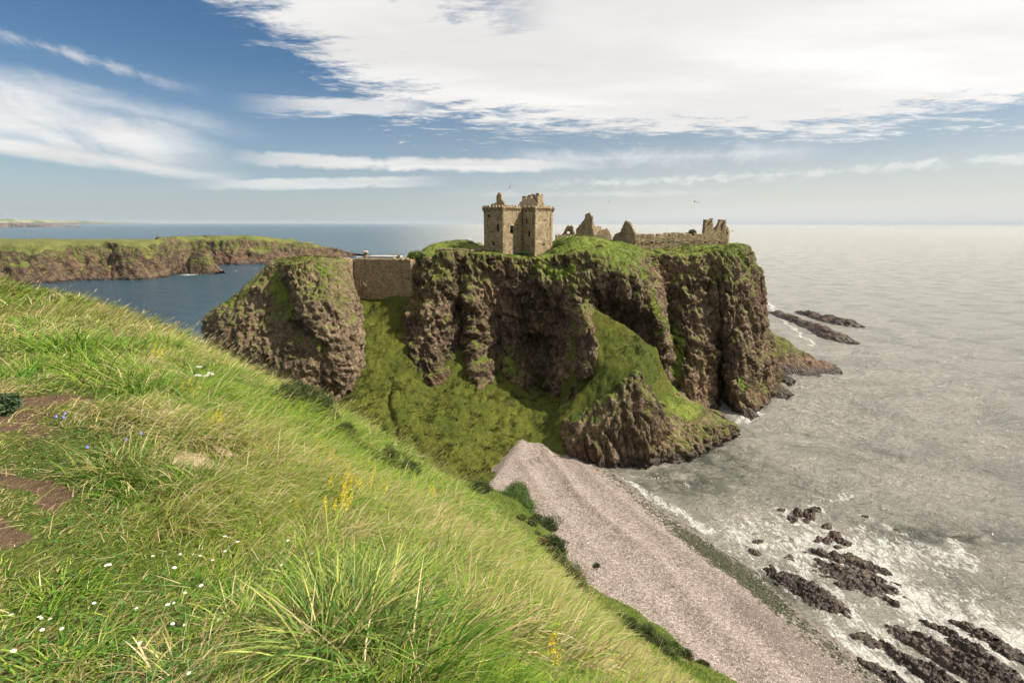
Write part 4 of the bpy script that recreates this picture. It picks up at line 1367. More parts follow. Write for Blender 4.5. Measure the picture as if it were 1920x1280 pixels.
def coast(name, spine, seed, mat):
    S = np.array(spine, float)
    n = len(S)
    tv = np.linspace(0, n - 1, n * 40)
    D = cr(S, tv)
    prof = [(-60, -3), (0, 0), (60, 0.45), (130, 0.62), (420, 0.75), (900, 0.9), (1700, 1.0), (3000, 0.8), (4200, -0.2)]
    V = []
    for j, (off, k) in enumerate(prof):
        dxy = D[:, :2] / np.linalg.norm(D[:, :2], axis=1, keepdims=True)
        sc_ = D[:, 3] if D.shape[1] > 3 else np.ones(len(D))
        nse = fbm(np.stack([D[:, 0], D[:, 1], np.full(len(D), j * 50.0)], 1), 420, 4, 0.55, seed)
        zz = np.maximum(k, 0) * D[:, 2] * (1 + 0.22 * nse) if k > 0 else np.full(len(D), k * 1.0)
        pos = D[:, :2] + dxy * ((off + (90 * nse if 0 <= off < 200 else 0)) * sc_)[:, None]
        V.append(np.stack([pos[:, 0], pos[:, 1], zz], 1))
    V = np.stack(V, 1)
    return link(name, mesh_np(name, V.reshape(-1, 3), [grid_faces(len(D), len(prof))[:, ::-1]]), mat, kind='structure')


def cz(px, py, h, s=1.0):
    a = PZ(px, py)
    return (a[0], a[1], h, s)


coast('distant_coast', [cz(-300, 424.5, 150, .8), cz(-150, 424.6, 150, .8), cz(0, 424, 135, .8), cz(60, 423.4, 128, .7), cz(120, 422.6, 125, .65), cz(180, 421.6, 128, .6), cz(230, 420.9, 125, .5), cz(262, 420.4, 110, .4), cz(285, 420.1, 78, .2), cz(292, 420.0, 25, .1)], 41, M_coast)
coast('near_coast', [cz(-300, 429.0, 75, .12), cz(-100, 428.8, 72, .12), cz(0, 428.4, 62, .1), cz(30, 428.0, 50, .08), cz(60, 427.7, 34, .06), cz(100, 427.3, 26, .05), cz(145, 427.0, 15, .04), cz(153, 426.9, 3, .02)], 43, M_coast)
print('far', round(time.time() - T00, 1))

# ================================================================ castle
def m_stone(name, tint=(1, 1, 1), lich=0.5, sc=1.0):
    m, out = new_mat(name)
    p = geo()
    pm = mapping(p, (0, 0, 0), (0, 0, 0), (1.0, 1.0, 1.9))
    cc = voro(pm, 1.9 * sc, 'F1', 'Color', 0.85)
    r_c, g_c, _ = xyz(cc)
    cc2 = voro(pm, 4.2 * sc, 'F1', 'Color', 0.9)
    r2, _, _ = xyz(cc2)
    n = noise(p, 0.55, 6, 0.65)
    f = r_c * 0.26 + r2 * 0.22 + n * 0.62 - 0.05
    T = lambda c: tuple(a * b for a, b in zip(c, tint))
    col = ramp(f, [(0.22, T((0.10, 0.073, 0.045))), (0.42, T((0.255, 0.190, 0.115))), (0.58, T((0.37, 0.285, 0.175))), (0.8, T((0.52, 0.42, 0.28)))])
    px_, py_, pz_ = xyz(p)
    streak_ = ss(noise(comb(px_ * 0.9, py_ * 0.9, pz_ * 0.05), 0.9, 5, 0.65), 0.52, 0.68)
    col = mixc(streak_ * 0.55, col, T((0.12, 0.115, 0.055)))
    lic = ss(noise(p, 0.8, 6, 0.75), 0.56, 0.68) * lich
    col = mixc(lic, col, T((0.36, 0.27, 0.09)))
    gap = ss(voro(pm, 1.9 * sc, 'DISTANCE_TO_EDGE'), 0.10, 0.0)
    col = mixc(gap * 0.55, col, T((0.06, 0.045, 0.032)))
    h = (1.0 - gap) * 0.5 + noise(p, 5.0, 6, 0.7) * 0.5 + r_c * 0.2
    principled(out, col, 0.92, bump(h, 1.0, 0.14), spec=0.15)
    return m


M_keep = m_stone('keep_stone')
M_ruin = m_stone('ruin_stone', (0.92, 0.93, 0.95), 0.35)
M_wall = m_stone('curtain_stone', (0.98, 0.95, 0.92), 0.15, 1.3)
M_frame, out = new_mat('dressed_stone')
principled(out, mixc(noise(geo(), 3, 5, 0.6), (0.26, 0.20, 0.13), (0.48, 0.39, 0.28)), 0.9)
M_dark, out = new_mat('shade_black')  # near-black panels paint in the darkness behind the windows
principled(out, (0.012, 0.010, 0.009), 0.95)
M_slate, out = new_mat('slate')
principled(out, mixc(noise(geo(), 2, 5, 0.6), (0.30, 0.29, 0.27), (0.46, 0.44, 0.40)), 0.8)


def plan_hit(px, py, A, B):
    u, y, z = ray(px, py)
    k = u / y
    s = (k * A[1] - A[0]) / ((B[0] - A[0]) - k * (B[1] - A[1]))
    Y = A[1] + s * (B[1] - A[1])
    return float(s), float(CAM_H + z / y * Y)


def slab(A, B, z0, prof, thick, holes=(), cellsz=0.35, jit=0.06, seed=0, rag=0.25):
    """a masonry wall as one closed mesh. prof: [(s, ztop)], holes: [(s0,s1,z0,z1)]"""
    A, B = np.array(A[:2], float), np.array(B[:2], float)
    L = np.linalg.norm(B - A)
    ps = np.array([p_[0] for p_ in prof]); pz = np.array([p_[1] for p_ in prof])
    o = np.argsort(ps, kind='stable'); ps, pz = ps[o], pz[o]
    us = list(np.linspace(0, 1, max(3, int(L / cellsz) + 1)))
    zt = pz.max() + 0.2
    zs = list(np.linspace(z0, zt, max(3, int((zt - z0) / cellsz) + 1)))
    for h in holes:
        us += [h[0], h[1]]; zs += [h[2], h[3]]
    if len(set(np.round(pz, 3))) == 1:
        zs.append(pz[0])
    us = np.unique(np.round(us, 4)); zs = np.unique(np.round(zs, 3))
    cu, cz_ = (us[1:] + us[:-1]) / 2, (zs[1:] + zs[:-1]) / 2
    top = np.interp(cu, ps, pz)
    rs = np.random.default_rng(seed + 1)
    top = top + (rs.random(len(top)) - 0.5) * rag * 2
    mask = cz_[None] < top[:, None]
    for h in holes:
        mask &= ~((cu[:, None] > h[0]) & (cu[:, None] < h[1]) & (cz_[None] > h[2]) & (cz_[None] < h[3]))
    nu, nz_ = len(us), len(zs)
    d_ = (B - A) / L
    nrm_ = np.array([d_[1], -d_[0]])       # towards the viewer when A is left of B
    UU, ZZ = np.meshgrid(us, zs, indexing='ij')
    base = A[None, None] + UU[..., None] * (B - A)
    pts = np.concatenate([base, ZZ[..., None]], -1)
    jj = (rs.random(pts.shape) - 0.5) * 2 * jit
    jj[..., 2] *= 0.7
    fr = pts + jj
    jb = (rs.random(pts.shape) - 0.5) * 2 * jit
    bk = pts + jb
    bk[..., :2] -= nrm_ * thick
    V = np.concatenate([fr.reshape(-1, 3), bk.reshape(-1, 3)])
    off = nu * nz_
    idx = lambda i, j: i * nz_ + j
    F = []
    mi = np.argwhere(mask)
    for i, j in mi:
        a, b, c, d = idx(i, j), idx(i + 1, j), idx(i + 1, j + 1), idx(i, j + 1)
        F.append((a, b, c, d)); F.append((b + off, a + off, d + off, c + off))
        if i == 0 or not mask[i - 1, j]: F.append((a, d, d + off, a + off))
        if i == nu - 2 or not mask[i + 1, j]: F.append((b, b + off, c + off, c))
        if j == 0 or not mask[i, j - 1]: F.append((a, a + off, b + off, b))
        if j == nz_ - 2 or not mask[i, j + 1]: F.append((d, c, c + off, d + off))
    return V, np.array(F)


def merge(parts):
    Vs_, Fs_, o = [], [], 0
    for V, F in parts:
        Vs_.append(V); Fs_.append(np.asarray(F) + o); o += len(V)
    return np.concatenate(Vs_), np.concatenate(Fs_)


def boxm(c, sx, sy, sz, rot=0.0, taper=1.0):
    v = []
    for z_, k in ((0, 1.0), (sz, taper)):
        for a, b in ((-1, -1), (1, -1), (1, 1), (-1, 1)):
            x, y = a * sx / 2 * k, b * sy / 2 * k
            v.append((c[0] + x * math.cos(rot) - y * math.sin(rot), c[1] + x * math.sin(rot) + y * math.cos(rot), c[2] + z_))
    return np.array(v), np.array([(3, 2, 1, 0), (4, 5, 6, 7), (0, 1, 5, 4), (1, 2, 6, 5), (2, 3, 7, 6), (3, 0, 4, 7)])


def mobj(name, VF, mat, parent=None, loc=None, smooth=False, **kw):
    V, F = VF
    V = np.array(V, float)
    if loc is not None:
        V = V - np.array(loc)
    return link(name, mesh_np(name, V, [F] if isinstance(F, np.ndarray) else F, smooth=smooth), mat, parent, **kw)


def frame_ring(A, B, h, w=0.16, proud=0.05, deep=0.25):
    """dressed stone surround of an opening (s0,s1,z0,z1) in wall A-B"""
    A, B = np.array(A[:2], float), np.array(B[:2], float)
    L = np.linalg.norm(B - A); d_ = (B - A) / L; n_ = np.array([d_[1], -d_[0]])
    s0, s1, z0, z1 = h[0] * L, h[1] * L, h[2], h[3]
    out_ = []
    for (a, b, c, e) in ((s0 - w, s0, z0 - w, z1 + w), (s1, s1 + w, z0 - w, z1 + w), (s0, s1, z1, z1 + w), (s0, s1, z0 - w, z0)):
        v = []
        for k in (proud, -deep):
            for (s_, z_) in ((a, c), (b, c), (b, e), (a, e)):
                p_ = A + d_ * s_ + n_ * k
                v.append((p_[0], p_[1], z_))
        out_.append((np.array(v), np.array([(0, 1, 2, 3), (5, 4, 7, 6), (0, 4, 5, 1), (1, 5, 6, 2), (2, 6, 7, 3), (3, 7, 4, 0)])))
    return merge(out_)


def void_panel(A, B, h, deep=0.45):
    A, B = np.array(A[:2], float), np.array(B[:2], float)
    L = np.linalg.norm(B - A); d_ = (B - A) / L; n_ = np.array([d_[1], -d_[0]])
    v = []
    for k in (-deep, -deep - 0.08):
        for (s_, z_) in ((h[0] * L - .1, h[2] - .1), (h[1] * L + .1, h[2] - .1), (h[1] * L + .1, h[3] + .1), (h[0] * L - .1, h[3] + .1)):
            p_ = A + d_ * s_ + n_ * k
            v.append((p_[0], p_[1], z_))
    return np.array(v), np.array([(0, 1, 2, 3), (5, 4, 7, 6), (0, 4, 5, 1), (1, 5, 6, 2), (2, 6, 7, 3), (3, 7, 4, 0)])


def hole_px(A, B, x0, x1, y0, y1):
    sa_, za = plan_hit(x0, y1, A, B)
    sb_, zb = plan_hit(x1, y0, A, B)
    mx_, mz_ = (sb_ - sa_) * 0.18, (zb - za) * 0.08
    sa_, sb_, za, zb = sa_ - mx_, sb_ + mx_, za - mz_, zb + mz_
    return (sa_, sb_, za, zb)


# ---- the keep (tower house)
def Pxy(px, Y, py=430): return P(px, py, Y)[:2]


K_L, K_A, K_I, K_C, K_R = Pxy(907, 154.6), Pxy(942, 149.0), Pxy(979.5, 154.6), Pxy(1002.5, 151.0), Pxy(1036, 156.6)
K_R2 = K_R + np.array([-9.2, 9.3])
K_L2 = K_L + (K_R2 - K_L) * 0.42 + np.array([0.5, 3.0])
ZT = 59.3
keep = thing('castle_keep', 'tall roofless stone tower house with small dark windows at the cliff top', 'castle tower', (1.5, 157, 45.5))
KO = (1.5, 157, 45.5)
holes = {
    0: [(914, 917.5, 398, 407), (931, 934.7, 421, 433), (923.7, 926.5, 453.3, 459.5), (923.7, 926.5, 467, 472.5)],
    1: [(957, 962, 424, 436.5), (974.6, 976.3, 432.4, 435.5)],
    2: [(983.3, 986.4, 391, 396.7), (985, 988, 409.5, 419), (989.5, 993, 434, 442.6)],
    3: [(1018, 1020.7, 455.5, 460.6)], 4: [], 5: []}
ring = [K_L, K_A, K_I, K_C, K_R, K_R2, K_L2]
segs, wins = [], []
for i in range(7):
    A, B = ring[i], ring[(i + 1) % 7]
    hs = [hole_px(A, B, *h) for h in holes.get(i, [])]
    segs.append(slab(A, B, 43.0, [(0, ZT), (1, ZT)], 1.3, hs, 0.45, 0.035, seed=i, rag=0.0))
    wins += [(A, B, h) for h in hs]
mobj('wall', merge(segs), M_keep, keep, KO)
for (A, B, h) in wins:
    w_ = mobj('window', frame_ring(A, B, h, 0.07, 0.02, 0.12), M_frame, keep, KO)
    mobj('opening', void_panel(A, B, h), M_dark, w_, None)  # black panel standing in for the unlit inside
    w_.children[0].data.transform(Matrix.Translation((-KO[0], -KO[1], -KO[2])))
# unseen slab added to keep daylight out of the tower
vz = 58.2
vv = np.array([(a[0] * 0.985 + 0.015 * 1.5, a[1] * 0.985 + 0.015 * 157, vz) for a in ring])
vv = np.concatenate([vv, vv - (0, 0, 0.4)])
me = bpy.data.meshes.new('shade_slab')
me.from_pydata([tuple(np.array(v) - KO) for v in vv], [], [tuple(range(7)), tuple(range(13, 6, -1))] + [(i, i + 7, (i + 1) % 7 + 7, (i + 1) % 7) for i in range(7)])
link('shade_slab', me, M_slate, keep)
# parapet on corbels
cor, par = [], []
ringc = np.mean(ring, 0)
for i in range(7):
    A, B = np.array(ring[i]), np.array(ring[(i + 1) % 7])
    L = np.linalg.norm(B - A); d_ = (B - A) / L; n_ = np.array([d_[1], -d_[0]])
    A2, B2 = A + n_ * 0.20, B + n_ * 0.20
    s_cut = 0.0
    par.append(slab(A2, B2, ZT - 0.05, [(0, 60.1), (0.3, 60.0), (0.6, 60.12), (1, 60.05)], 0.45, (), 0.42, 0.05, seed=20 + i, rag=0.18))
    nC = int(L / 0.85)
    for k in range(nC if i < 4 else 0):
        c_ = A + d_ * ((k + 0.5) * L / nC) + n_ * 0.06
        cor.append(boxm((c_[0], c_[1], ZT - 0.40), 0.30, 0.34, 0.34, math.atan2(d_[1], d_[0])))
mobj('parapet', merge(par), M_keep, keep, KO)
for cb in cor:
    mobj('corbel', cb, M_keep, keep, KO)


def cyl(c, r0, r1, h, n=12, cap=True):
    a = np.linspace(0, 2 * math.pi, n, endpoint=False)
    v = [(c[0] + r0 * math.cos(t), c[1] + r0 * math.sin(t), c[2]) for t in a] + [(c[0] + r1 * math.cos(t), c[1] + r1 * math.sin(t), c[2] + h) for t in a]
    v += [(c[0], c[1], c[2]), (c[0], c[1], c[2] + h)]
    F = [(i, (i + 1) % n, (i + 1) % n + n, i + n) for i in range(n)]
    F += [((i + 1) % n, i, 2 * n, 2 * n) for i in range(n)] + [(i + n, (i + 1) % n + n, 2 * n + 1, 2 * n + 1) for i in range(n)]
    V, F = np.array(v), np.array(F)
    return V, F


def fix_tris(VF):
    V, F = VF
    tri = F[F[:, 2] == F[:, 3]][:, :3]
    quad = F[F[:, 2] != F[:, 3]]
    return V, [quad, tri]


for c_ in (K_L, K_A, K_C, K_R):
    mobj('corner_turret', fix_tris(merge([cyl((c_[0], c_[1], ZT - 0.8), 0.15, 0.48, 0.6), cyl((c_[0], c_[1], ZT - 0.2), 0.48, 0.5, 0.95)])), M_keep, keep, KO)


def px_slab(name, prof, Y0, Y1, z0, thick, mat, parent, off, holes=(), cellsz=0.33, rag=0.16, seed=0, frames=False, jit=0.06):
    A = P(prof[0][0], prof[0][1], Y0)[:2]
    B = P(prof[-1][0], prof[-1][1], Y1)[:2]
    pr = [plan_hit(a, b, A, B) for a, b in prof]
    hs = [hole_px(A, B, *h) for h in holes]
    VF = slab(A, B, z0, pr, thick, hs, cellsz, jit, seed, rag)
    o = mobj(name, VF, mat, parent, off)
    if frames:
        for h in hs:
            w_ = mobj('window', frame_ring(A, B, h, 0.12, 0.04, 0.2), M_frame, parent, off)
    return o


px_slab('ruined_gable', [(919.5, 386), (921, 382), (928, 381.5), (930.2, 384), (930.6, 370), (931.5, 364), (935.5, 360), (938, 364), (939, 370), (941, 375), (944, 381), (946.5, 386)], 160, 158, 58, 1.0, M_keep, keep, KO, seed=31, cellsz=0.28)
px_slab('ruined_gable', [(972, 384), (978, 376), (979.5, 366.5), (984, 368), (987, 370), (991, 365), (998, 363), (1003, 364.5), (1008, 364)], 158, 155.5, 58, 1.0, M_keep, keep, KO, seed=32, cellsz=0.28,
        holes=[(993, 995.5, 377, 381)])
px_slab('cap_house', [(972.5, 386), (980, 374), (988, 371), (996, 368), (1001, 373), (1006, 380), (1008, 384)], 156, 154.0, 58, 0.7, M_frame, keep, KO, seed=35, cellsz=0.28, rag=0.3)
px_slab('chimney', [(1008, 386), (1009, 361.5), (1013, 362.5), (1018, 362), (1016.6, 368.5), (1018, 376), (1021, 386)], 154, 156.5, 58, 1.1, M_keep, keep, KO, seed=33, cellsz=0.28, rag=0.08)

# ---- other ruins on the plateau
OFF = (0, 0, 0)


def ruin(name, label, cat, loc, group=None):
    return thing(name, label, cat, loc, group), loc


r1, L1 = ruin('ruined_building', 'small broken stone ruin with jagged top between tower and tall gable', 'ruin', (20, 178, 48))
px_slab('gable', [(1053, 441), (1058, 432), (1061.6, 425), (1064.4, 422.8), (1073.7, 423), (1075.5, 432), (1078.5, 438), (1080, 441)], 178, 177, 47, 1.0, M_ruin, r1, L1, seed=41, holes=[(1063, 1067, 434, 438)])
px_slab('wall', [(1042, 440.5), (1049, 439), (1058, 441), (1068, 440), (1079, 441)], 171, 172, 46.5, 0.8, M_ruin, r1, L1, seed=42, cellsz=0.3, rag=0.25)
r2, L2 = ruin('ruined_hall', 'tallest ragged stone gable with a broken side wall right of the tower', 'ruin', (26, 174, 48))
px_slab('gable', [(1079.6, 430), (1085, 423), (1091, 416), (1095.3, 410.6), (1096.3, 404), (1100, 401), (1104, 397.5), (1109.8, 400.3), (1108.8, 409), (1110, 423), (1113, 440)], 174, 171.5, 46.5, 1.2, M_ruin, r2, L2, seed=43, rag=0.12)
px_slab('side_wall', [(1110, 418), (1113, 414.4), (1115, 422), (1118, 426), (1124.4, 424.7), (1127.6, 425), (1128.4, 431), (1134, 431)], 173, 179, 46.5, 1.0, M_ruin, r2, L2, seed=44, rag=0.15)
px_slab('front_wall', [(1112, 436), (1118, 438), (1126, 434), (1137, 429), (1140.8, 429), (1144, 437), (1147, 443)], 171.5, 173, 46.5, 1.0, M_ruin, r2, L2, seed=45, rag=0.1)
r3, L3 = ruin('ruined_range', 'long roofless stone range with small square windows and two chimneys', 'ruin', (45, 167, 46))
px_slab('gable', [(1148.5, 446), (1153.4, 438), (1162, 435), (1166.6, 425), (1172, 412.5), (1179.7, 416), (1183.4, 425.6), (1189.5, 437)], 169, 163, 44.5, 1.1, M_ruin, r3, L3, seed=46, rag=0.12, holes=[(1164.8, 1166.6, 435.5, 437.2), (1163.6, 1165.5, 441, 442.8)])
tops = []
rs = np.random.default_rng(5)
notch = [(1203, 1206.6), (1228, 1231.2), (1252.3, 1255.5), (1275.8, 1278.5), (1297.3, 1301)]
for x in np.arange(1189.8, 1318, 1.2):
    y = 438.3 + rs.normal(0, 0.55) - 0.8 * (x > 1270)
    for a, b in notch:
        if a < x < b:
            y = 442.6
    tops.append((x, y))
tops += [(1318.5, 438), (1321, 430), (1322.6, 428), (1323.2, 411), (1336.8, 411), (1337.4, 430), (1339, 435.5), (1350, 435.5), (1350.8, 411), (1360.8, 411), (1361.4, 440), (1366.5, 440)]
hs = [(1202, 1204.6, 452.6, 455.4), (1220.6, 1223.4, 452, 456), (1242.4, 1244.6, 452.6, 455.3), (1268.5, 1271.2, 452.6, 455.3), (1295, 1297.8, 452.3, 455.2), (1321, 1323.8, 451.8, 455.8), (1347.2, 1350, 451.6, 456.3)]
px_slab('front_wall', tops, 163, 168, 43.5, 1.0, M_keep, r3, L3, hs, 0.3, 0.05, seed=47)
Aw, Bw = P(tops[0][0], tops[0][1], 163)[:2], P(tops[-1][0], tops[-1][1], 168)[:2]
for h in hs:
    hh_ = hole_px(Aw, Bw, *h)
    w_ = mobj('window', frame_ring(Aw, Bw, hh_, 0.1, 0.03, 0.2), M_frame, r3, L3)
    q_ = mobj('opening', void_panel(Aw, Bw, hh_, 0.6), M_dark, w_)  # solid black sheet in place of the shade within
    q_.data.transform(Matrix.Translation((-L3[0], -L3[1], -L3[2])))
for (a, b) in ((1322.5, 1337.5), (1350.3, 1361.5)):
    px_slab('chimney', [(a, 410), (b, 410)], 167.1 + (a - 1322) * 0.03, 167.5 + (a - 1322) * 0.03, 52.0, 1.5, M_keep, r3, L3, (), 0.35, 0.04, seed=48)
px_slab('rear_gable', [(1336, 431), (1343, 424), (1351, 417.5), (1361, 421.5), (1367.6, 428), (1368, 436)], 171, 172, 44.5, 0.8, M_ruin, r3, L3, seed=49, rag=0.05)
ea, eb = P(1366.3, 430, 168.3)[:2], P(1367.6, 430, 172.0)[:2]
mobj('end_wall', slab(ea, eb, 43.5, [(0, 52.6), (1, 53.4)], 0.8, (), 0.33, 0.05, 50, 0.05), M_keep, r3, L3)
px_slab('rear_wall', [(1192, 440), (1230, 439.5), (1260, 437), (1300, 438.5), (1336, 437)], 173, 177, 44.5, 0.9, M_ruin, r3, L3, seed=52, rag=0.3)

# ---- low wall left of the tower
r4, L4 = ruin('low_stone_wall', 'low rubble wall in the grass left of the tower', 'stone wall', (-22, 150, 46))
px_slab('wall', [(815.5, 470), (818, 467), (840, 466.4), (862, 466), (876, 467), (880, 470)], 150, 149, 43.5, 0.8, M_wall, r4, L4, seed=53, cellsz=0.25, rag=0.1)
px_slab('wall', [(883, 469), (890, 466.5), (908, 465.5)], 149.5, 152.5, 43.5, 0.8, M_wall, r4, L4, seed=54, cellsz=0.25, rag=0.1)

# ---- curtain wall that closes the gap
r5, L5 = ruin('curtain_wall', 'high stone wall closing the gap between the round rock and the cliff', 'castle wall', (-40, 145, 30))
px_slab('left_wall', [(606, 492), (617, 488), (628, 486), (640, 482.6), (652, 483.4), (661, 484.4)], 139.5, 146.5, 28, 1.4, M_wall, r5, L5, [(640.6, 644, 489.8, 495.6)], 0.4, 0.1, seed=55, jit=0.05)
px_slab('main_wall', [(661, 485), (700, 485.6), (740, 485.2), (762, 485), (770, 486)], 146.5, 143, 28, 1.6, M_wall, r5, L5, [], 0.4, 0.10, seed=56, jit=0.05)
px_slab('right_wall', [(770, 486), (778, 486.8), (786, 486.8), (791.5, 490)], 143, 147, 28, 1.4, M_wall, r5, L5, [], 0.4, 0.06, seed=57, jit=0.05)
A5, B5 = P(661, 485, 146.5)[:2], P(770, 486, 143)[:2]
dd_ = (B5 - A5) / np.linalg.norm(B5 - A5)
nn_ = np.array([dd_[1], -dd_[0]])
hd = hole_px(A5, B5, 679, 685.3, 528, 543.5)
w_ = mobj('doorway', frame_ring(A5, B5, hd, 0.22, 0.08, 0.3), M_frame, r5, L5)
v_, f_ = void_panel(A5, B5, hd, -0.03)
q_ = mobj('blocked_door', (v_ - np.array(L5), f_), M_ruin, w_)
# chimney and roofs seen over the wall
r6, L6 = ruin('gatehouse', 'low gatehouse roofline with a square chimney stub behind the curtain wall', 'building', (-36, 160, 40))
px_slab('chimney', [(681.4, 473), (688.0, 473)], 158, 158.2, 40, 1.3, M_wall, r6, L6, seed=58, rag=0.03)
px_slab('chimney_cap', [(680.6, 472), (688.8, 472)], 157.9, 158.1, 45.5, 1.6, M_frame, r6, L6, seed=59, rag=0.0)
px_slab('wall', [(688, 480.6), (745, 480.2)], 160, 158, 40, 4.0, M_slate, r6, L6, seed=60, rag=0.04)
px_slab('finial', [(745.2, 479), (747, 476), (749, 477), (749.8, 481)], 157.5, 157.5, 40, 0.6, M_wall, r6, L6, seed=61, rag=0.02, cellsz=0.2)
print('castle', round(time.time() - T00, 1))

# ================================================================ vegetation
def m_leaf(name, attr_name='col', trans=0.3, rough=0.6, tint=None):
    m, out = new_mat(name)
    c = attr(attr_name, 'Color')
    if tint:
        c = mixc(1.0, c, tint, 'MULTIPLY')
    principled(out, c, rough, spec=0.25, trans=trans)
    return m


M_grass = m_leaf('grass_blades')
M_leaf = m_leaf('leaves', trans=0.15, rough=0.55)
M_petal, out = new_mat('white_petals')
principled(out, (0.82, 0.80, 0.74), 0.6, trans=0.2)
M_yellow, out = new_mat('yellow_petals')
principled(out, (0.80, 0.62, 0.03), 0.6, trans=0.25)
M_blue, out = new_mat('blue_petals')
principled(out, (0.20, 0.20, 0.72), 0.6, trans=0.25)
M_stem, out = new_mat('flower_stem')
principled(out, (0.12, 0.17, 0.04), 0.6)
M_bark, out = new_mat('bark')
principled(out, mixc(noise(geo(), 6, 5, 0.6), (0.05, 0.035, 0.025), (0.14, 0.10, 0.07)), 0.9)


def blades(base, h, w, lean_az, lean, curl, col, rs, nseg=3):
    """vectorised blades of grass. base (n,3); h,w (n); lean_az rad; lean, curl (n) -> V, quads, tris, colours"""
    n = len(base)
    ld = np.stack([np.cos(lean_az), np.sin(lean_az), np.zeros(n)], 1)
    fa = rs.random(n) * math.pi
    wd = np.stack([np.cos(fa), np.sin(fa), np.zeros(n)], 1)
    lv = []
    for k in range(nseg + 1):
        t = k / nseg
        a = lean + curl * t
        c = base + ld * (h * t * np.sin(np.clip(a, -1.5, 2.4)) )[:, None] + np.array([0, 0, 1.0]) * (h * t * np.cos(np.clip(a * 0.9, -1.5, 1.52)))[:, None]
        if k < nseg:
            ww = w * (1 - 0.75 * t * t) * 0.5
            lv.append(c - wd * ww[:, None]); lv.append(c + wd * ww[:, None])
        else:
            lv.append(c)
    V = np.stack(lv, 1)
    m = V.shape[1]
    o = np.arange(n)[:, None] * m
    Q = np.concatenate([o + np.array([2 * k, 2 * k + 1, 2 * k + 3, 2 * k + 2]) for k in range(nseg - 1)]) if nseg > 1 else np.zeros((0, 4), int)
    T = o + np.array([2 * nseg - 2, 2 * nseg - 1, 2 * nseg])
    cc = np.repeat(col[:, None], m, 1).reshape(-1, 3)
    return V.reshape(-1, 3), Q, T, cc


GREEN = np.array([(0.060, 0.140, 0.012), (0.120, 0.230, 0.018), (0.190, 0.290, 0.028), (0.29, 0.345, 0.045)])
STRAW = np.array([(0.50, 0.40, 0.20), (0.40, 0.30, 0.14), (0.56, 0.47, 0.27), (0.33, 0.27, 0.10)])
BROWN = np.array([(0.24, 0.15, 0.07), (0.17, 0.11, 0.05)])


def grass_cols(n, dry, rs, dark=0.0):
    g = GREEN[rs.integers(0, len(GREEN), n)] * (0.75 + 0.5 * rs.random((n, 1)))
    s = STRAW[rs.integers(0, len(STRAW), n)] * (0.75 + 0.45 * rs.random((n, 1)))
    k = (rs.random(n) < dry)[:, None]
    c = np.where(k, s, g)
    # greens turn yellower where the patch is dry
    c = np.where(k, c, c * (1 - dry[:, None] * 0.35) + np.array([0.26, 0.25, 0.055]) * dry[:, None] * 0.6)
    return c


# field of turf on the near hill
rs = np.random.default_rng(21)
N = 430000
ang = rs.uniform(-math.radians(62), math.radians(58), N)
rad = np.exp(rs.uniform(math.log(1.0), math.log(26.0), N))
gx, gy = rad * np.sin(ang), rad * np.cos(ang)
q3 = np.stack([gx, gy, gx * 0], 1)
so, sa = soil_at(gx, gy)
nz1 = fbm(q3, 1.1, 3, 0.55, 801)
nz2 = fbm(q3, 0.35, 3, 0.6, 802)
nz3 = fbm(q3, 3.2, 3, 0.5, 803)
keep_m = rs.random(N) > np.clip(so * 1.3 + nz2 * 0.6 - 0.2, 0, 0.95)
keep_m &= rs.random(N) > np.clip(sa * 1.1 - 0.1 + nz2 * 0.4 * (sa > 0.1), 0, 0.9)
gx, gy, rad, ang, q3, so, sa, nz1, nz2, nz3 = [a[keep_m] for a in (gx, gy, rad, ang, q3, so, sa, nz1, nz2, nz3)]
gz = f_hill(gx, gy)
n = len(gx)
# steepness of the ground: long unmown grass on the brow and the brae, short turf on the path side
eps = 0.3
slx = (f_hill(gx + eps, gy) - gz) / eps
sly = (f_hill(gx, gy + eps) - gz) / eps
slope = np.sqrt(slx ** 2 + sly ** 2)
longg = np.clip(sstep(slope, 0.28, 0.75) * 0.9 + sstep(nz1, 0.05, 0.5) * 0.75 * sstep(rad, 2.0, 4.0) + sstep(rad, 9, 15) * 0.55, 0, 1) * (1 - np.clip(so + sa, 0, 1) * 0.8)
dry = np.clip(0.03 + 0.34 * sstep(nz3, 0.02, 0.55) + 0.30 * sstep(rad, 7, 14) + 0.5 * (so + sa) + 0.14 * nz2 + 0.25 * sstep(nz1, 0.2, 0.6) * (nz3 > -0.1), 0.03, 0.92)
h = (0.045 + 0.05 * rs.random(n)) * (1 - longg) + (0.16 + 0.22 * rs.random(n)) * longg
h *= 1 + 0.6 * nz2 + 0.35 * nz1
h = np.maximum(h, 0.03) * (1 + 0.25 * sstep(rad, 8, 25))
w = np.maximum(0.0036 + 0.0026 * rs.random(n), rad * 0.0014)
az_ = 0.25 + 1.6 * fbm(q3, 0.9, 3, 0.6, 811) + rs.normal(0, 0.85, n)          # blown towards the right
lean = 0.35 + 0.55 * rs.random(n) + 0.15 * longg
curl = 0.3 + 0.8 * rs.random(n)
col_ = grass_cols(n, dry, rs)
bV, bQ, bT, bC = blades(np.stack([gx, gy, gz - 0.01], 1), h, w, az_, lean, curl, col_, rs, 3)
parts_V, parts_Q, parts_T, parts_C = [bV], [bQ], [bT], [bC]


def add_blades(*a, **k):
    V, Q, T, c = blades(*a, **k)
    o = sum(len(v) for v in parts_V)
    parts_V.append(V); parts_Q.append(Q + o); parts_T.append(T + o); parts_C.append(c)


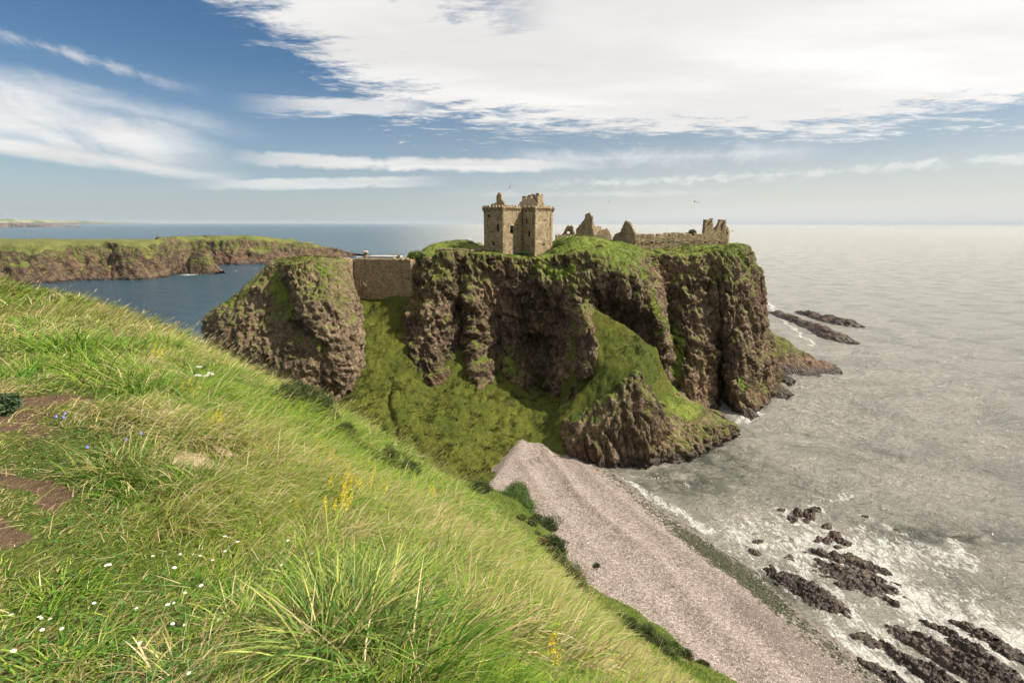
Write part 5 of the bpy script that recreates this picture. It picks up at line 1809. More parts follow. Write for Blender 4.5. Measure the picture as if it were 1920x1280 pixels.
# straw seed stalks standing above the turf, mostly on the brow
M2 = 15000
ang = rs.uniform(-math.radians(58), math.radians(45), M2)
rad = np.exp(rs.uniform(math.log(1.6), math.log(24.0), M2))
sx, sy = rad * np.sin(ang), rad * np.cos(ang)
sz = f_hill(sx, sy)
sl = np.hypot((f_hill(sx + .3, sy) - sz) / .3, (f_hill(sx, sy + .3) - sz) / .3)
so2, sa2 = soil_at(sx, sy)
ok = rs.random(M2) < (0.12 + 0.88 * sstep(sl, 0.2, 0.6)) * (1 - np.clip(so2 + sa2, 0, 1))
sx, sy, sz, rad = sx[ok], sy[ok], sz[ok], rad[ok]
n = len(sx)
hs_ = (0.20 + 0.26 * rs.random(n)) * (0.8 + 0.75 * sstep(rad, 5, 15))
azs = 0.15 + rs.normal(0, 0.45, n)
ln = 0.25 + 0.3 * rs.random(n)
cu = 0.35 + 0.35 * rs.random(n)
sc_c = STRAW[rs.integers(0, 4, n)] * (0.85 + 0.4 * rs.random((n, 1)))
bs = np.stack([sx, sy, sz], 1)
add_blades(bs, hs_, np.maximum(0.0016, rad * 0.0006), azs, ln, cu, sc_c, rs, 3)
# seed heads
a_end = ln + cu
ld = np.stack([np.cos(azs), np.sin(azs), np.zeros(n)], 1)
tipp = bs + ld * (hs_ * 0.86 * np.sin(ln + cu * 0.86))[:, None] + np.array([0, 0, 1.0]) * (hs_ * 0.86 * np.cos((ln + cu * 0.86) * 0.9))[:, None]
add_blades(tipp, hs_ * 0.2, np.maximum(0.007, rad * 0.0011), azs, a_end * 0.9, cu * 0.2, sc_c * 1.05, rs, 2)

# dead straw lying in the turf, and low broad leaves between the blades
M3 = 8000
ang = rs.uniform(-math.radians(60), math.radians(45), M3)
rad = np.exp(rs.uniform(math.log(1.2), math.log(10.0), M3))
lx, ly = rad * np.sin(ang), rad * np.cos(ang)
lz = f_hill(lx, ly)
add_blades(np.stack([lx, ly, lz + 0.015 + 0.05 * rs.random(M3)], 1), 0.06 + 0.14 * rs.random(M3), np.maximum(0.0022, rad * 0.001), rs.random(M3) * 6.28, 1.15 + 0.35 * rs.random(M3), 0.1 + 0.2 * rs.random(M3),
           STRAW[rs.integers(0, 4, M3)] * (0.8 + 0.5 * rs.random((M3, 1))), rs, 2)
M4 = 60000
ang = rs.uniform(-math.radians(60), math.radians(45), M4)
rad = np.exp(rs.uniform(math.log(1.2), math.log(8.0), M4))
lx, ly = rad * np.sin(ang), rad * np.cos(ang)
pm = fbm(np.stack([lx, ly, lx * 0], 1), 0.7, 3, 0.5, 861)
ok = (pm > 0.12) & (np.add(*soil_at(lx, ly)) < 0.35)
lx, ly, rad = lx[ok], ly[ok], rad[ok]
n = len(lx)
lz = f_hill(lx, ly)
add_blades(np.stack([lx, ly, lz + 0.01 + 0.05 * rs.random(n)], 1), 0.018 + 0.02 * rs.random(n), np.maximum(0.012, rad * 0.003), rs.random(n) * 6.28, 0.9 + 0.5 * rs.random(n), 0.3 + 0.4 * rs.random(n),
           np.array([(0.05, 0.13, 0.02)]) * (0.7 + 0.9 * rs.random((n, 1))), rs, 2)

# rougher growth farther down the brae, out to the beach
N2 = 150000
ang = rs.uniform(-math.radians(60), math.radians(56), N2)
rad = np.exp(rs.uniform(math.log(16.0), math.log(92.0), N2))
fx, fy = rad * np.sin(ang), rad * np.cos(ang)
fz = f_hill(fx, fy)
ok = (fz > T_beach(fx, fy) + 0.15) & ~((fx < -40) & (fz < 6)) & ~((fy > 86) | (fz < 3.0))
fx, fy, fz, rad = fx[ok], fy[ok], fz[ok], rad[ok]
n = len(fx)
q3 = np.stack([fx, fy, fx * 0], 1)
dryf = np.clip(0.25 + 0.5 * fbm(q3, 6, 3, 0.5, 821), 0.03, 0.8)
add_blades(np.stack([fx, fy, fz - 0.03], 1), (0.2 + 0.3 * rs.random(n)) * (1 + 0.4 * fbm(q3, 2, 2, 0.5, 822)), rad * 0.0016, 0.2 + rs.normal(0, 0.7, n), 0.35 + 0.5 * rs.random(n), 0.5 * rs.random(n) + .2,
           grass_cols(n, dryf, rs) * 0.9, rs, nseg=2)
V = np.concatenate(parts_V)
link('grass', mesh_np('grass', V, [np.concatenate(parts_Q), np.concatenate(parts_T)], smooth=False, attrs={'col': np.concatenate(parts_C)}), M_grass, kind='stuff')
print('grass', len(V), round(time.time() - T00, 1))

# tufts over the bowl, the headland top and the rocks
def pick(Vv, Gv, count, rs, jitter):
    p_ = np.clip(Gv, 0, 1) ** 1.2
    p_ = p_ / p_.sum()
    i = rs.choice(len(Vv), count, p=p_)
    return Vv[i] + rs.normal(0, jitter, (count, 3)) * (1, 1, 0.2), Gv[i]


# only what can be seen from the landward side is worth the triangles
tuV = []
a1 = (Gh > 0.25) & (Vh[:, 1] < 190) & ((Nh[:, 1] < 0.35) | (Nh[:, 2] > 0.6)) & (Vh[:, 2] > 4)
t1, _ = pick(Vh[a1], Gh[a1], 95000, rs, 0.15)
t2, _ = pick(Vs[Gs > 0.2], Gs[Gs > 0.2], 9000, rs, 0.12)
a3 = (Gk > 0.25) & (Vk[:, 1] < 135)
t3, _ = pick(Vk[a3], Gk[a3], 16000, rs, 0.1)
bx, by = rs.uniform(-52, 42, 150000), rs.uniform(88, 150, 150000)
bz = f_bowl2(bx, by)
okb = bz > 3.0
t4 = np.stack([bx, by, bz], 1)[okb]
tu = np.concatenate([t1, t2, t3, t4])
n = len(tu)
nn1 = fbm(tu * (1, 1, 0.7), 2.0, 4, 0.65, 831)
nn2 = fbm(tu, 11.0, 2, 0.5, 832)
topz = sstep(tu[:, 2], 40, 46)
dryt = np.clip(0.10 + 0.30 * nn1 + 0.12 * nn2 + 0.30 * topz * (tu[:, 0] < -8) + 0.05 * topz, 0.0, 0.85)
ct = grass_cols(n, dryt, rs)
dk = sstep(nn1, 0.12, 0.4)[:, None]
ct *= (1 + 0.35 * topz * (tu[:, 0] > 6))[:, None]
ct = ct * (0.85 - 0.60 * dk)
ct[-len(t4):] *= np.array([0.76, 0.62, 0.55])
hh_ = 0.18 + 0.36 * rs.random(n) + 0.9 * np.clip(nn1, 0, 1)
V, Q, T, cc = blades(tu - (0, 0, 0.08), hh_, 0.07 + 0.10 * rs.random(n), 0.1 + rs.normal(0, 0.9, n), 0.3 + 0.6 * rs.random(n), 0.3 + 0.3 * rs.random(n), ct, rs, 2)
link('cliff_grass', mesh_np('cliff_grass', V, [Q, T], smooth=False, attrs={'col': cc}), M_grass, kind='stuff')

# pebbles: the larger stones of the shingle as real stones
def stones(n, pos, size, rs, name, mat, **kw):
    base = np.array([(1, 0, 0), (-1, 0, 0), (0, 1, 0), (0, -1, 0), (0, 0, .7), (0, 0, -.7)], float)
    F = np.array([(0, 2, 4), (2, 1, 4), (1, 3, 4), (3, 0, 4), (2, 0, 5), (1, 2, 5), (3, 1, 5), (0, 3, 5)])
    ang_ = rs.random(n) * 6.28
    sc_ = size[:, None] * (0.6 + 0.8 * rs.random((n, 3))) * (1, 1, 0.6)
    v = base[None] * (1 + 0.35 * (rs.random((n, 6, 1)) - 0.5)) * sc_[:, None]
    c_, s_ = np.cos(ang_)[:, None], np.sin(ang_)[:, None]
    x = v[..., 0] * c_ - v[..., 1] * s_
    y = v[..., 0] * s_ + v[..., 1] * c_
    v = np.stack([x, y, v[..., 2]], -1) + pos[:, None]
    f = (np.arange(n)[:, None, None] * 6 + F[None]).reshape(-1, 3)
    return v.reshape(-1, 3), f


M_peb, out = new_mat('pebble_stone')
principled(out, attr('col', 'Color'), 0.75, spec=0.3)
n = 60000
px_, py_ = rs.uniform(-12, 60, n), rs.uniform(34, 108, n)
pz_ = f_beach(px_, py_)
hz_ = T_hill(px_, py_)
dwp = polydist(np.stack([px_, py_], 1), WL[:, :2])
ok = (pz_ > 0.02) & (hz_ < pz_ + 0.2)
px_, py_, pz_, dwp = px_[ok], py_[ok], pz_[ok], dwp[ok]
n = len(px_)
sz_ = 0.045 + 0.05 * rs.random(n) ** 2 + 0.05 * (dwp < 4) * rs.random(n)
pal = 0.78 * np.array([(0.46, 0.385, 0.34), (0.62, 0.56, 0.50), (0.36, 0.28, 0.24), (0.20, 0.155, 0.13), (0.74, 0.67, 0.60), (0.42, 0.34, 0.29)])
pc_ = pal[rs.integers(0, 6, n)] * (0.7 + 0.5 * rs.random((n, 1)))
weedy = (rs.random(n) < np.exp(-((dwp - 2.4) / 2.6) ** 2) * 0.95 * (0.25 + 0.75 * np.exp(-((py_ - 68) / 10.0) ** 2)))
pc_[weedy] = np.array([0.035, 0.04, 0.015]) * (0.6 + rs.random((weedy.sum(), 1)))
sz_[weedy] *= 2.4
V, F = stones(n, np.stack([px_, py_, pz_], 1), sz_, rs, 'pebbles', M_peb)
link('pebbles', mesh_np('pebbles', V, [F], smooth=False, attrs={'col': np.repeat(pc_, 6, 0)}), M_peb, kind='stuff')


# ---------------------------------------------------------------- shrubs, gorse, tree: foliage from many small leaf faces
def foliage(name, n, rx, ry, rz, seed, pal_, leaf=0.05, clumps=14, spiky=False, brown=0.0):
    rs_ = np.random.default_rng(seed)
    cc = rs_.normal(0, 1, (clumps, 3)); cc /= np.linalg.norm(cc, axis=1, keepdims=True)
    cc[:, 2] = np.abs(cc[:, 2]) * 0.9
    cc *= (0.35 + 0.45 * rs_.random((clumps, 1)))
    k = rs_.integers(0, clumps, n)
    dd = rs_.normal(0, 1, (n, 3)); dd /= np.linalg.norm(dd, axis=1, keepdims=True)
    cr_ = (0.22 + 0.22 * rs_.random(clumps))[k]
    p_ = cc[k] + dd * (cr_ * rs_.random(n) ** 0.35)[:, None]
    p_[:, 2] = np.abs(p_[:, 2])
    p_ *= (rx, ry, rz)
    a = rs_.normal(0, 1, (n, 3)) + dd * (1.6 if spiky else 0.4); a /= np.linalg.norm(a, axis=1, keepdims=True)
    b = np.cross(a, rs_.normal(0, 1, (n, 3))); b /= np.linalg.norm(b, axis=1, keepdims=True)
    ll = leaf * (0.6 + 0.8 * rs_.random((n, 1)))
    ww = ll * (0.16 if spiky else 0.42)
    V = np.stack([p_ - b * ww, p_ + b * ww, p_ + a * ll * 1.6], 1).reshape(-1, 3)
    T = np.arange(3 * n).reshape(-1, 3)
    pal_ = np.array(pal_)
    tone = (0.55 + 0.75 * rs_.random(clumps))[k][:, None]
    col = pal_[rs_.integers(0, len(pal_), n)] * tone * (0.8 + 0.4 * rs_.random((n, 1)))
    if brown > 0:
        bm = (k % 5 == 0) if brown < 0.5 else (k % 2 == 0)
        col[bm] = np.array([0.26, 0.14, 0.055]) * (0.7 + 0.5 * rs_.random((bm.sum(), 1)))
    return mesh_np(name, V, [T], smooth=False, attrs={'col': np.repeat(col, 3, 0)})


def stem_mesh(n, h, r, spread, seed):
    rs_ = np.random.default_rng(seed)
    parts = []
    for i in range(n):
        a = rs_.random() * 6.28
        k = 5
        L = []
        for j in range(4):
            t = j / 3
            c = np.array([math.cos(a) * spread * t * rs_.uniform(.7, 1.2), math.sin(a) * spread * t * rs_.uniform(.7, 1.2), h * t * 0.95])
            rr_ = r * (1 - 0.7 * t)
            L.append([c + (rr_ * math.cos(x), rr_ * math.sin(x), 0) for x in np.linspace(0, 6.283, k, endpoint=False)])
        Vv = np.array(L).reshape(-1, 3)
        F = np.array([(j * k + x, j * k + (x + 1) % k, (j + 1) * k + (x + 1) % k, (j + 1) * k + x) for j in range(3) for x in range(k)])
        parts.append((Vv, F))
    return merge(parts)


def shrub(name, label, cat, loc, rx, ry, rz, n, leaf, pal_, seed, spiky=False, brown=0, group=None, trunk=True, clumps=14, crown='foliage', stem='stem'):
    t = thing(name, label, cat, loc, group)
    link(crown, foliage(crown, n, rx, ry, rz, seed, pal_, leaf, clumps, spiky, brown), M_leaf, t)
    if trunk:
        V, F = stem_mesh(5, rz * 0.75, max(0.012, rx * 0.04), rx * 0.5, seed)
        link(stem, mesh_np(stem, V, [F]), M_bark, t)
    return t


GORSE = [(0.028, 0.045, 0.012), (0.045, 0.070, 0.016), (0.065, 0.085, 0.022)]
LUSH = [(0.04, 0.085, 0.014), (0.07, 0.13, 0.02), (0.10, 0.155, 0.03)]


def on_hill(px, py, dz=0.0):
    g = G_hit(px, py)
    return (float(g[0]), float(g[1]), float(g[2]) + dz)


def rad_px(loc, npx):
    return npx * math.sqrt(loc[0] ** 2 + loc[1] ** 2 + (loc[2] - CAM_H) ** 2) / FPX * 0.95


gorse_spec = [
    (528, 757, 24, 'dark gorse bush at the left end of the brow below the round rock'), (553, 757, 26, 'dark gorse bush second from left on the brow below the round rock'),
    (580, 768, 26, 'dark gorse bush in the middle of the brow clump below the round rock'), (606, 785, 24, 'dark gorse bush at the lower right end of the brow clump'),
    (648, 818, 15, 'small dark bush alone on the brow right of the gorse clump'), (728, 868, 17, 'dry scrubby bush on the brow above the turf bowl'), (765, 890, 17, 'grey-green scrubby bush on the brow beside a similar one')]
for i, (a, b, r_, lab) in enumerate(gorse_spec):
    L = on_hill(a, b)
    R_ = rad_px(L, r_) * 1.55
    shrub('gorse_bush', lab, 'bush', L, R_, R_, R_ * 1.25, 9000, R_ * 0.075, GORSE + [(0.09, 0.11, 0.03)], 100 + i, True, 0, 'gorse bushes on the brow', clumps=18)
L = on_hill(1075, 1095); R_ = rad_px(L, 34)
shrub('gorse_bush', 'gorse bush with dead orange-brown branches overhanging the shingle', 'bush', L, R_, R_, R_ * 1.5, 9000, R_ * 0.06, GORSE, 120, True, 0.3, clumps=22)
L = on_hill(1098, 1130); R_ = rad_px(L, 22)
shrub('gorse_bush', 'small green gorse bush just below the one with brown branches', 'bush', L, R_, R_, R_ * 1.2, 5000, R_ * 0.07, GORSE, 121, True, 0, clumps=16)
for i, (a, b, r_, lab) in enumerate([(1185, 1178, 20, 'upper left dark gorse bush on the lower brae'), (1210, 1195, 22, 'second dark gorse bush down on the lower brae'), (1236, 1215, 24, 'third dark gorse bush down on the lower brae'), (1255, 1232, 18, 'lowest dark gorse bush on the lower brae')]):
    L = on_hill(a, b); R_ = rad_px(L, r_)
    shrub('gorse_bush', lab, 'bush', L, R_, R_, R_ * 1.1, 5200, R_ * 0.075, GORSE + [(0.09, 0.11, 0.03)], 130 + i, True, 0, 'gorse bushes on the lower brae', clumps=18)
L = on_hill(4, 772); R_ = rad_px(L, 24)
shrub('leafy_plant', 'dark grey-green leafy plant at the left picture edge by the bare earth', 'plant', L, R_, R_, R_ * 1.3, 2500, R_ * 0.16, [(0.04, 0.075, 0.03), (0.06, 0.10, 0.045)], 140, clumps=12)
for i, (a, b, r_, pal_, lab) in enumerate([
    (968, 918, 22, LUSH, 'bright green bush at the top of the shingle'), (950, 940, 24, LUSH, 'bright green bush on the grassy bank left of the shingle'), (985, 955, 26, LUSH, 'broad green bush in the middle of the bank beside the shingle'),
    (1012, 978, 22, GORSE, 'dark green bush at the lower right of the bank beside the shingle'), (900, 935, 20, GORSE, 'dark bush on the left edge of the upper shingle'), (1035, 1030, 20, GORSE, 'dark bush at the shingle edge above the brown gorse'),
    (1120, 1052, 9, GORSE, 'small lone bush growing out on the shingle')]):
    c_ = G_hit(a, b)
    bx_ = PZ(a, b, 4.0)
    loc = (float(bx_[0]), float(bx_[1]), float(max(T_beach(bx_[0], bx_[1]), T_hill(bx_[0], bx_[1]))) - 0.3)
    R_ = r_ * 95 / FPX * (1.35 if i < 6 else 1)
    shrub('bush', lab, 'bush', loc, R_ * (1.3 if i % 2 else 0.9), R_ * (0.9 if i % 2 else 1.3), R_ * 0.55, 9000, 0.13, pal_, 150 + i, False, 0, clumps=34)

rs_b = np.random.default_rng(91)
for i in range(26):
    t_ = i / 25.0
    a = np.interp(t_, [0, .25, .5, .75, 1], [1000, 1060, 1110, 1215, 1330]) + rs_b.normal(0, 5)
    b = np.interp(t_, [0, .25, .5, .75, 1], [985, 1060, 1145, 1200, 1245]) + rs_b.normal(0, 5)
    bx_ = PZ(a, b, 4.0)
    hx, hy = float(bx_[0]) - rs_b.uniform(0.0, 2.5), float(bx_[1])
    R_ = rs_b.uniform(0.5, 1.5)
    shrub('scrub_bush', 'low rough scrub bush along the turf edge above the shingle', 'bush', (hx, hy, float(max(T_beach(hx, hy), T_hill(hx, hy))) - 0.15), R_ * rs_b.uniform(.8, 1.4), R_, R_ * rs_b.uniform(.4, .75), 2600, 0.12,
          [LUSH, GORSE, LUSH[:1] + GORSE[2:]][i % 3] + [(0.16, 0.13, 0.05)], 500 + i, False, 0.1 if i % 4 == 0 else 0, 'scrub along the edge of the shingle', clumps=26, trunk=False)


# on the headland
def at_px(px, py, Y):
    p_ = P(px, py, Y)
    return (float(p_[0]), float(p_[1]), float(p_[2]))


t = shrub('shrub', 'bright green rounded shrub against the right foot of the tower', 'shrub', at_px(1046, 474, 154.5), 2.6, 2.0, 4.6, 9000, 0.16, [(0.08, 0.14, 0.015), (0.13, 0.19, 0.02), (0.06, 0.10, 0.015)], 170, clumps=24)
shrub('shrub', 'dark green scrub in the corner at the foot of the tower', 'shrub', at_px(982, 480, 150.8), 3.4, 1.6, 1.9, 6000, 0.15, [(0.04, 0.07, 0.012), (0.07, 0.10, 0.02)], 171, clumps=20)
shrub('round_tree', 'small round dark tree growing behind the long ruined wall', 'tree', at_px(1297, 447, 172), 2.1, 2.0, 3.7, 9000, 0.16, [(0.035, 0.045, 0.015), (0.06, 0.07, 0.025)], 172, clumps=26, crown='crown', stem='trunk')
shrub('wind_bent_bush', 'small wind-bent bush showing over the middle of the long ruined wall', 'bush', at_px(1268, 441, 172), 1.7, 1.0, 1.6, 2500, 0.14, [(0.04, 0.045, 0.015), (0.06, 0.06, 0.025)], 173, clumps=9)
shrub('hedge', 'bright green overgrown block of ivy on the wall end left of the tower', 'shrub', at_px(779, 487, 146.5), 2.6, 2.2, 3.1, 9000, 0.16, [(0.09, 0.13, 0.015), (0.14, 0.17, 0.02), (0.05, 0.08, 0.012)], 174, clumps=26)
shrub('hedge', 'yellow-green ivy bank between the wall end and the golden mound', 'shrub', at_px(800, 484, 147.5), 3.2, 2.0, 2.0, 8000, 0.16, [(0.14, 0.17, 0.018), (0.10, 0.14, 0.015)], 175, clumps=26)
for i, (a, b, Y, r_) in enumerate([(1222, 472, 155, 1.8), (1262, 470, 160, 1.3), (1300, 470, 158, 1.9), (1340, 468, 158, 1.7), (1140, 472, 142, 1.6), (1175, 476, 144, 1.7), (1385, 473, 157, 1.5), (1120, 462, 148, 1.4), (1196, 470, 150, 1.4)]):
    shrub('low_scrub', 'low dark green scrub patch on the grassy rim below the ruins', 'shrub', at_px(a, b + 3, Y), r_ * 1.5, r_, r_ * 0.75, 2600, 0.16, [(0.04, 0.08, 0.015), (0.07, 0.11, 0.02)], 180 + i, clumps=14, trunk=False,
          group='scrub patches on the rim below the ruins')


# ---------------------------------------------------------------- big grass tussocks in the foreground
def tussock(label, loc, n, rad_, h, seed, dry_, lean_az, col_scale=(1, 1, 1), group=None, wk=1.0):
    rs_ = np.random.default_rng(seed)
    a = rs_.random(n) * 6.283
    r = rad_ * np.sqrt(rs_.random(n))
    base = np.stack([r * np.cos(a), r * np.sin(a), np.zeros(n)], 1)
    gz_ = f_hill(base[:, 0] + loc[0], base[:, 1] + loc[1]) - loc[2]
    base[:, 2] = gz_ - 0.02
    outw = a + rs_.normal(0, 0.5, n)
    laz = np.where(rs_.random(n) < 0.65, outw, lean_az + rs_.normal(0, 0.9, n))
    hh = h * (0.55 + 0.6 * rs_.random(n))
    dist_ = math.sqrt(loc[0] ** 2 + loc[1] ** 2)
    w_ = np.maximum((0.0070 + 0.0040 * rs_.random(n)) * wk, dist_ * 0.0014)
    c = grass_cols(n, np.full(n, dry_), rs_)
    c = np.where((c[:, 1] > c[:, 0] * 1.02)[:, None], c * np.array(col_scale), c)
    V, Q, T, cc = blades(base, hh, w_, laz, 0.10 + 0.35 * rs_.random(n) * (r / rad_ + 0.3), 0.35 + 1.5 * rs_.random(n), c, rs_, 5)
    t = thing('grass_tussock', label, 'grass tussock', loc, group, mesh_np('grass_tussock', V, [Q, T], smooth=False, attrs={'col': cc}), M_grass)
    return t


for i, (a, b, n_, r_, h_, dr, tint, lab) in enumerate([
    (640, 1225, 640, 0.17, 0.52, 0.05, (1.25, 1.05, 2.2), 'tall blue-green grass tussock at the lower middle edge of the picture'),
    (720, 1150, 560, 0.20, 0.44, 0.12, (1.5, 1.25, 2.4), 'arching pale green tussock just behind the tall blue-green one'),
    (760, 1265, 520, 0.20, 0.42, 0.10, (0.6, 0.8, 0.9), 'dark shaggy tussock at the bottom edge right of centre'),
    (880, 1215, 800, 0.22, 0.42, 0.40, (1.05, 1.0, 1.0), 'yellowing grass tussock right of the tall blue-green one'),
    (1000, 1240, 800, 0.22, 0.40, 0.30, (0.9, 0.95, 1.0), 'rusty tipped tussock near the lower right of the hill'),
    (855, 1080, 700, 0.24, 0.42, 0.10, (0.8, 0.95, 1.3), 'dark green tussock leaning right above the yellowing one'),
    (430, 960, 420, 0.16, 0.24, 0.22, (1, 1, 1), 'small green tussock with straw seed heads in the middle turf'),
    (480, 1010, 380, 0.14, 0.20, 0.3, (1, 1, 1), 'small mixed tussock below the one with straw seed heads'),
    (870, 985, 500, 0.3, 0.40, 0.15, (0.95, 1, 1.1), 'bright green tussock on the brow by the yellow flowers'),
    (930, 1040, 500, 0.3, 0.42, 0.15, (0.9, 1, 1.1), 'green tussock on the brow above the shingle'),
    (1080, 1200, 650, 0.28, 0.42, 0.25, (0.85, 0.95, 1.1), 'fine grey-green tussock at the right brow'),
    (160, 655, 600, 0.8, 0.55, 0.08, (0.8, 0.95, 0.9), 'lush green tussock in the upper left turf'),
    (290, 725, 700, 0.8, 0.50, 0.14, (0.85, 0.95, 0.9), 'broad green tussock in the middle of the upper slope'),
    (70, 590, 600, 1.0, 0.60, 0.2, (0.8, 0.9, 0.9), 'long grass tussock at the upper left crest'),
    (0, 720, 260, 0.3, 0.26, 0.05, (0.6, 0.85, 0.9), 'dark green tuft at the left edge above the bare earth')]):
    tussock(lab, on_hill(a, b), n_, r_, h_, 300 + i, dr, 0.2, tint)


rs_t = np.random.default_rng(77)
made = 0
while made < 90:
    a, b = rs_t.uniform(20, 1180), rs_t.uniform(560, 1260)
    if b < 1000 and a < 560 and b > 740 + 0.2 * a * 0 and rs_t.random() < 0.75:
        continue
    if b >= 1000 and a < 520 and rs_t.random() < 0.88:
        continue
    g = G_hit(a, b)
    if g is None or g[1] > 22 or math.hypot(g[0], g[1]) < 2.2:
        continue
    s1, s2 = soil_at(np.array([g[0]]), np.array([g[1]]))
    if s1[0] + s2[0] > 0.06:
        continue
    dd_ = math.hypot(g[0], g[1])
    k_ = min(1.0, dd_ / 7.0)
    low = b > 900 and a < 600
    tussock('rough tussock of long grass among others on the near hill', (float(g[0]), float(g[1]), float(g[2])), 260, 0.10 + 0.22 * k_, (0.17 if low else 0.27) + 0.22 * k_ * rs_t.random(), 600 + made,
            float(rs_t.choice([0.05, 0.1, 0.2, 0.5])), 0.2, [(0.75, 0.9, 0.8), (0.9, 1.0, 1.0), (0.6, 0.75, 0.7), (1.1, 1.1, 1.3)][made % 4], 'rough grass tussocks on the near hill', 0.8)
    made += 1


# ---------------------------------------------------------------- flowers
def flower_proto(kind, seed=0):
    rs_ = np.random.default_rng(seed)
    P_, F_ = [], []
    if kind == 'daisy':
        h, st = 0.105, 0.0011
    elif kind == 'yellow':
        h, st = 0.30, 0.002
    elif kind == 'bell':
        h, st = 0.12, 0.0009
    else:
        h, st = 0.30, 0.002
    sv, sf = [], []
    k = 4
    for j in range(3):
        t = j / 2
        for x in range(k):
            sv.append((st * math.cos(x * 1.571) + 0.02 * t * t, st * math.sin(x * 1.571), h * t))
    sf = np.array([(j * k + x, j * k + (x + 1) % k, (j + 1) * k + (x + 1) % k, (j + 1) * k + x) for j in range(2) for x in range(k)])
    stem = mesh_np('stem', np.array(sv), [sf])
    stem.materials.append(M_stem)
    extra = None
    if kind == 'daisy':  # petals
        for i in range(12):
            a = i / 12 * 6.283 + rs_.normal(0, 0.08)
            r0, r1_ = 0.003, 0.0115 * rs_.uniform(.85, 1.1)
            w_ = 0.0026
            ca, sa_ = math.cos(a), math.sin(a)
            b = len(P_)
            P_ += [(0.02 + ca * r0 - sa_ * w_ * .5, sa_ * r0 + ca * w_ * .5, h), (0.02 + ca * r0 + sa_ * w_ * .5, sa_ * r0 - ca * w_ * .5, h),
                   (0.02 + ca * r1_ + sa_ * w_, sa_ * r1_ - ca * w_, h + .003), (0.02 + ca * r1_ - sa_ * w_, sa_ * r1_ + ca * w_, h + .003)]
            F_.append((b, b + 1, b + 2, b + 3))
        cV, cF = fix_tris(cyl((0.02, 0, h - 0.001), 0.0038, 0.0022, 0.0035, 8))
        extra = mesh_np('centre', cV, cF); extra.materials.append(M_yellow)
        pm = M_petal
    elif kind == 'yellow':
        P_ += [np.array(v_) for v_ in ((0.004, 0, h * 0.5), (-0.001, 0, h * 0.5), (0.019, 0, h), (0.021, 0, h))]
        F_.append((0, 1, 2, 3))
        for i in range(110):
            t = rs_.random()
            c = np.array([0.02 * t * t + rs_.normal(0, 0.018) * (1.1 - t), rs_.normal(0, 0.018) * (1.1 - t), h * (0.55 + 0.45 * t) + rs_.normal(0, .008)])
            a, b_ = rs_.normal(0, 1, 3), rs_.normal(0, 1, 3)
            a /= np.linalg.norm(a); b_ /= np.linalg.norm(b_)
            s_ = 0.0055
            b = len(P_)
            P_ += [c - a * s_, c + b_ * s_, c + a * s_, c - b_ * s_]
            F_.append((b, b + 1, b + 2, b + 3))
        pm = M_yellow
    elif kind == 'bell':
        k = 6
        for j, (r, zz_) in enumerate([(0.001, 0), (0.008, -0.004), (0.010, -0.014), (0.016, -0.022)]):
            for x in range(k):
                P_.append((0.024 + r * math.cos(x * 6.283 / k), r * math.sin(x * 6.283 / k), h + zz_))
        F_ = [(j * k + x, j * k + (x + 1) % k, (j + 1) * k + (x + 1) % k, (j + 1) * k + x) for j in range(3) for x in range(k)]
        pm = M_blue
    else:
        for i in range(70):
            r = 0.05 * math.sqrt(rs_.random()); a = rs_.random() * 6.283
            c = np.array([0.02 + r * math.cos(a), r * math.sin(a), h + rs_.normal(0, .004)])
            s_ = 0.006
            b = len(P_)
            P_ += [c + (-s_, 0, 0), c + (0, -s_, .001), c + (s_, 0, 0), c + (0, s_, .001)]
            F_.append((b, b + 1, b + 2, b + 3))
        pm = M_petal
    pet = mesh_np('petals', np.array(P_), [np.array(F_)], smooth=False)
    pet.materials.append(pm)
    return stem, pet, extra


def plant_flower(kind, name, label, cat, px, py, group, scale=1.0, protos={}):
    g = G_hit(px, py)
    if g is None:
        return
    if kind not in protos:
        protos[kind] = flower_proto(kind, 5)
    st, pe, ex = protos[kind]
    t = thing(name, label, cat, (g[0], g[1], g[2]), group)
    t.rotation_euler = (random.uniform(-.25, .25), random.uniform(-.1, .35), random.uniform(-0.6, 0.6))
    t.scale = (scale,) * 3
    link('stem', st, None, t)
    link('petals', pe, None, t)
    if ex:
        link('centre', ex, None, t)


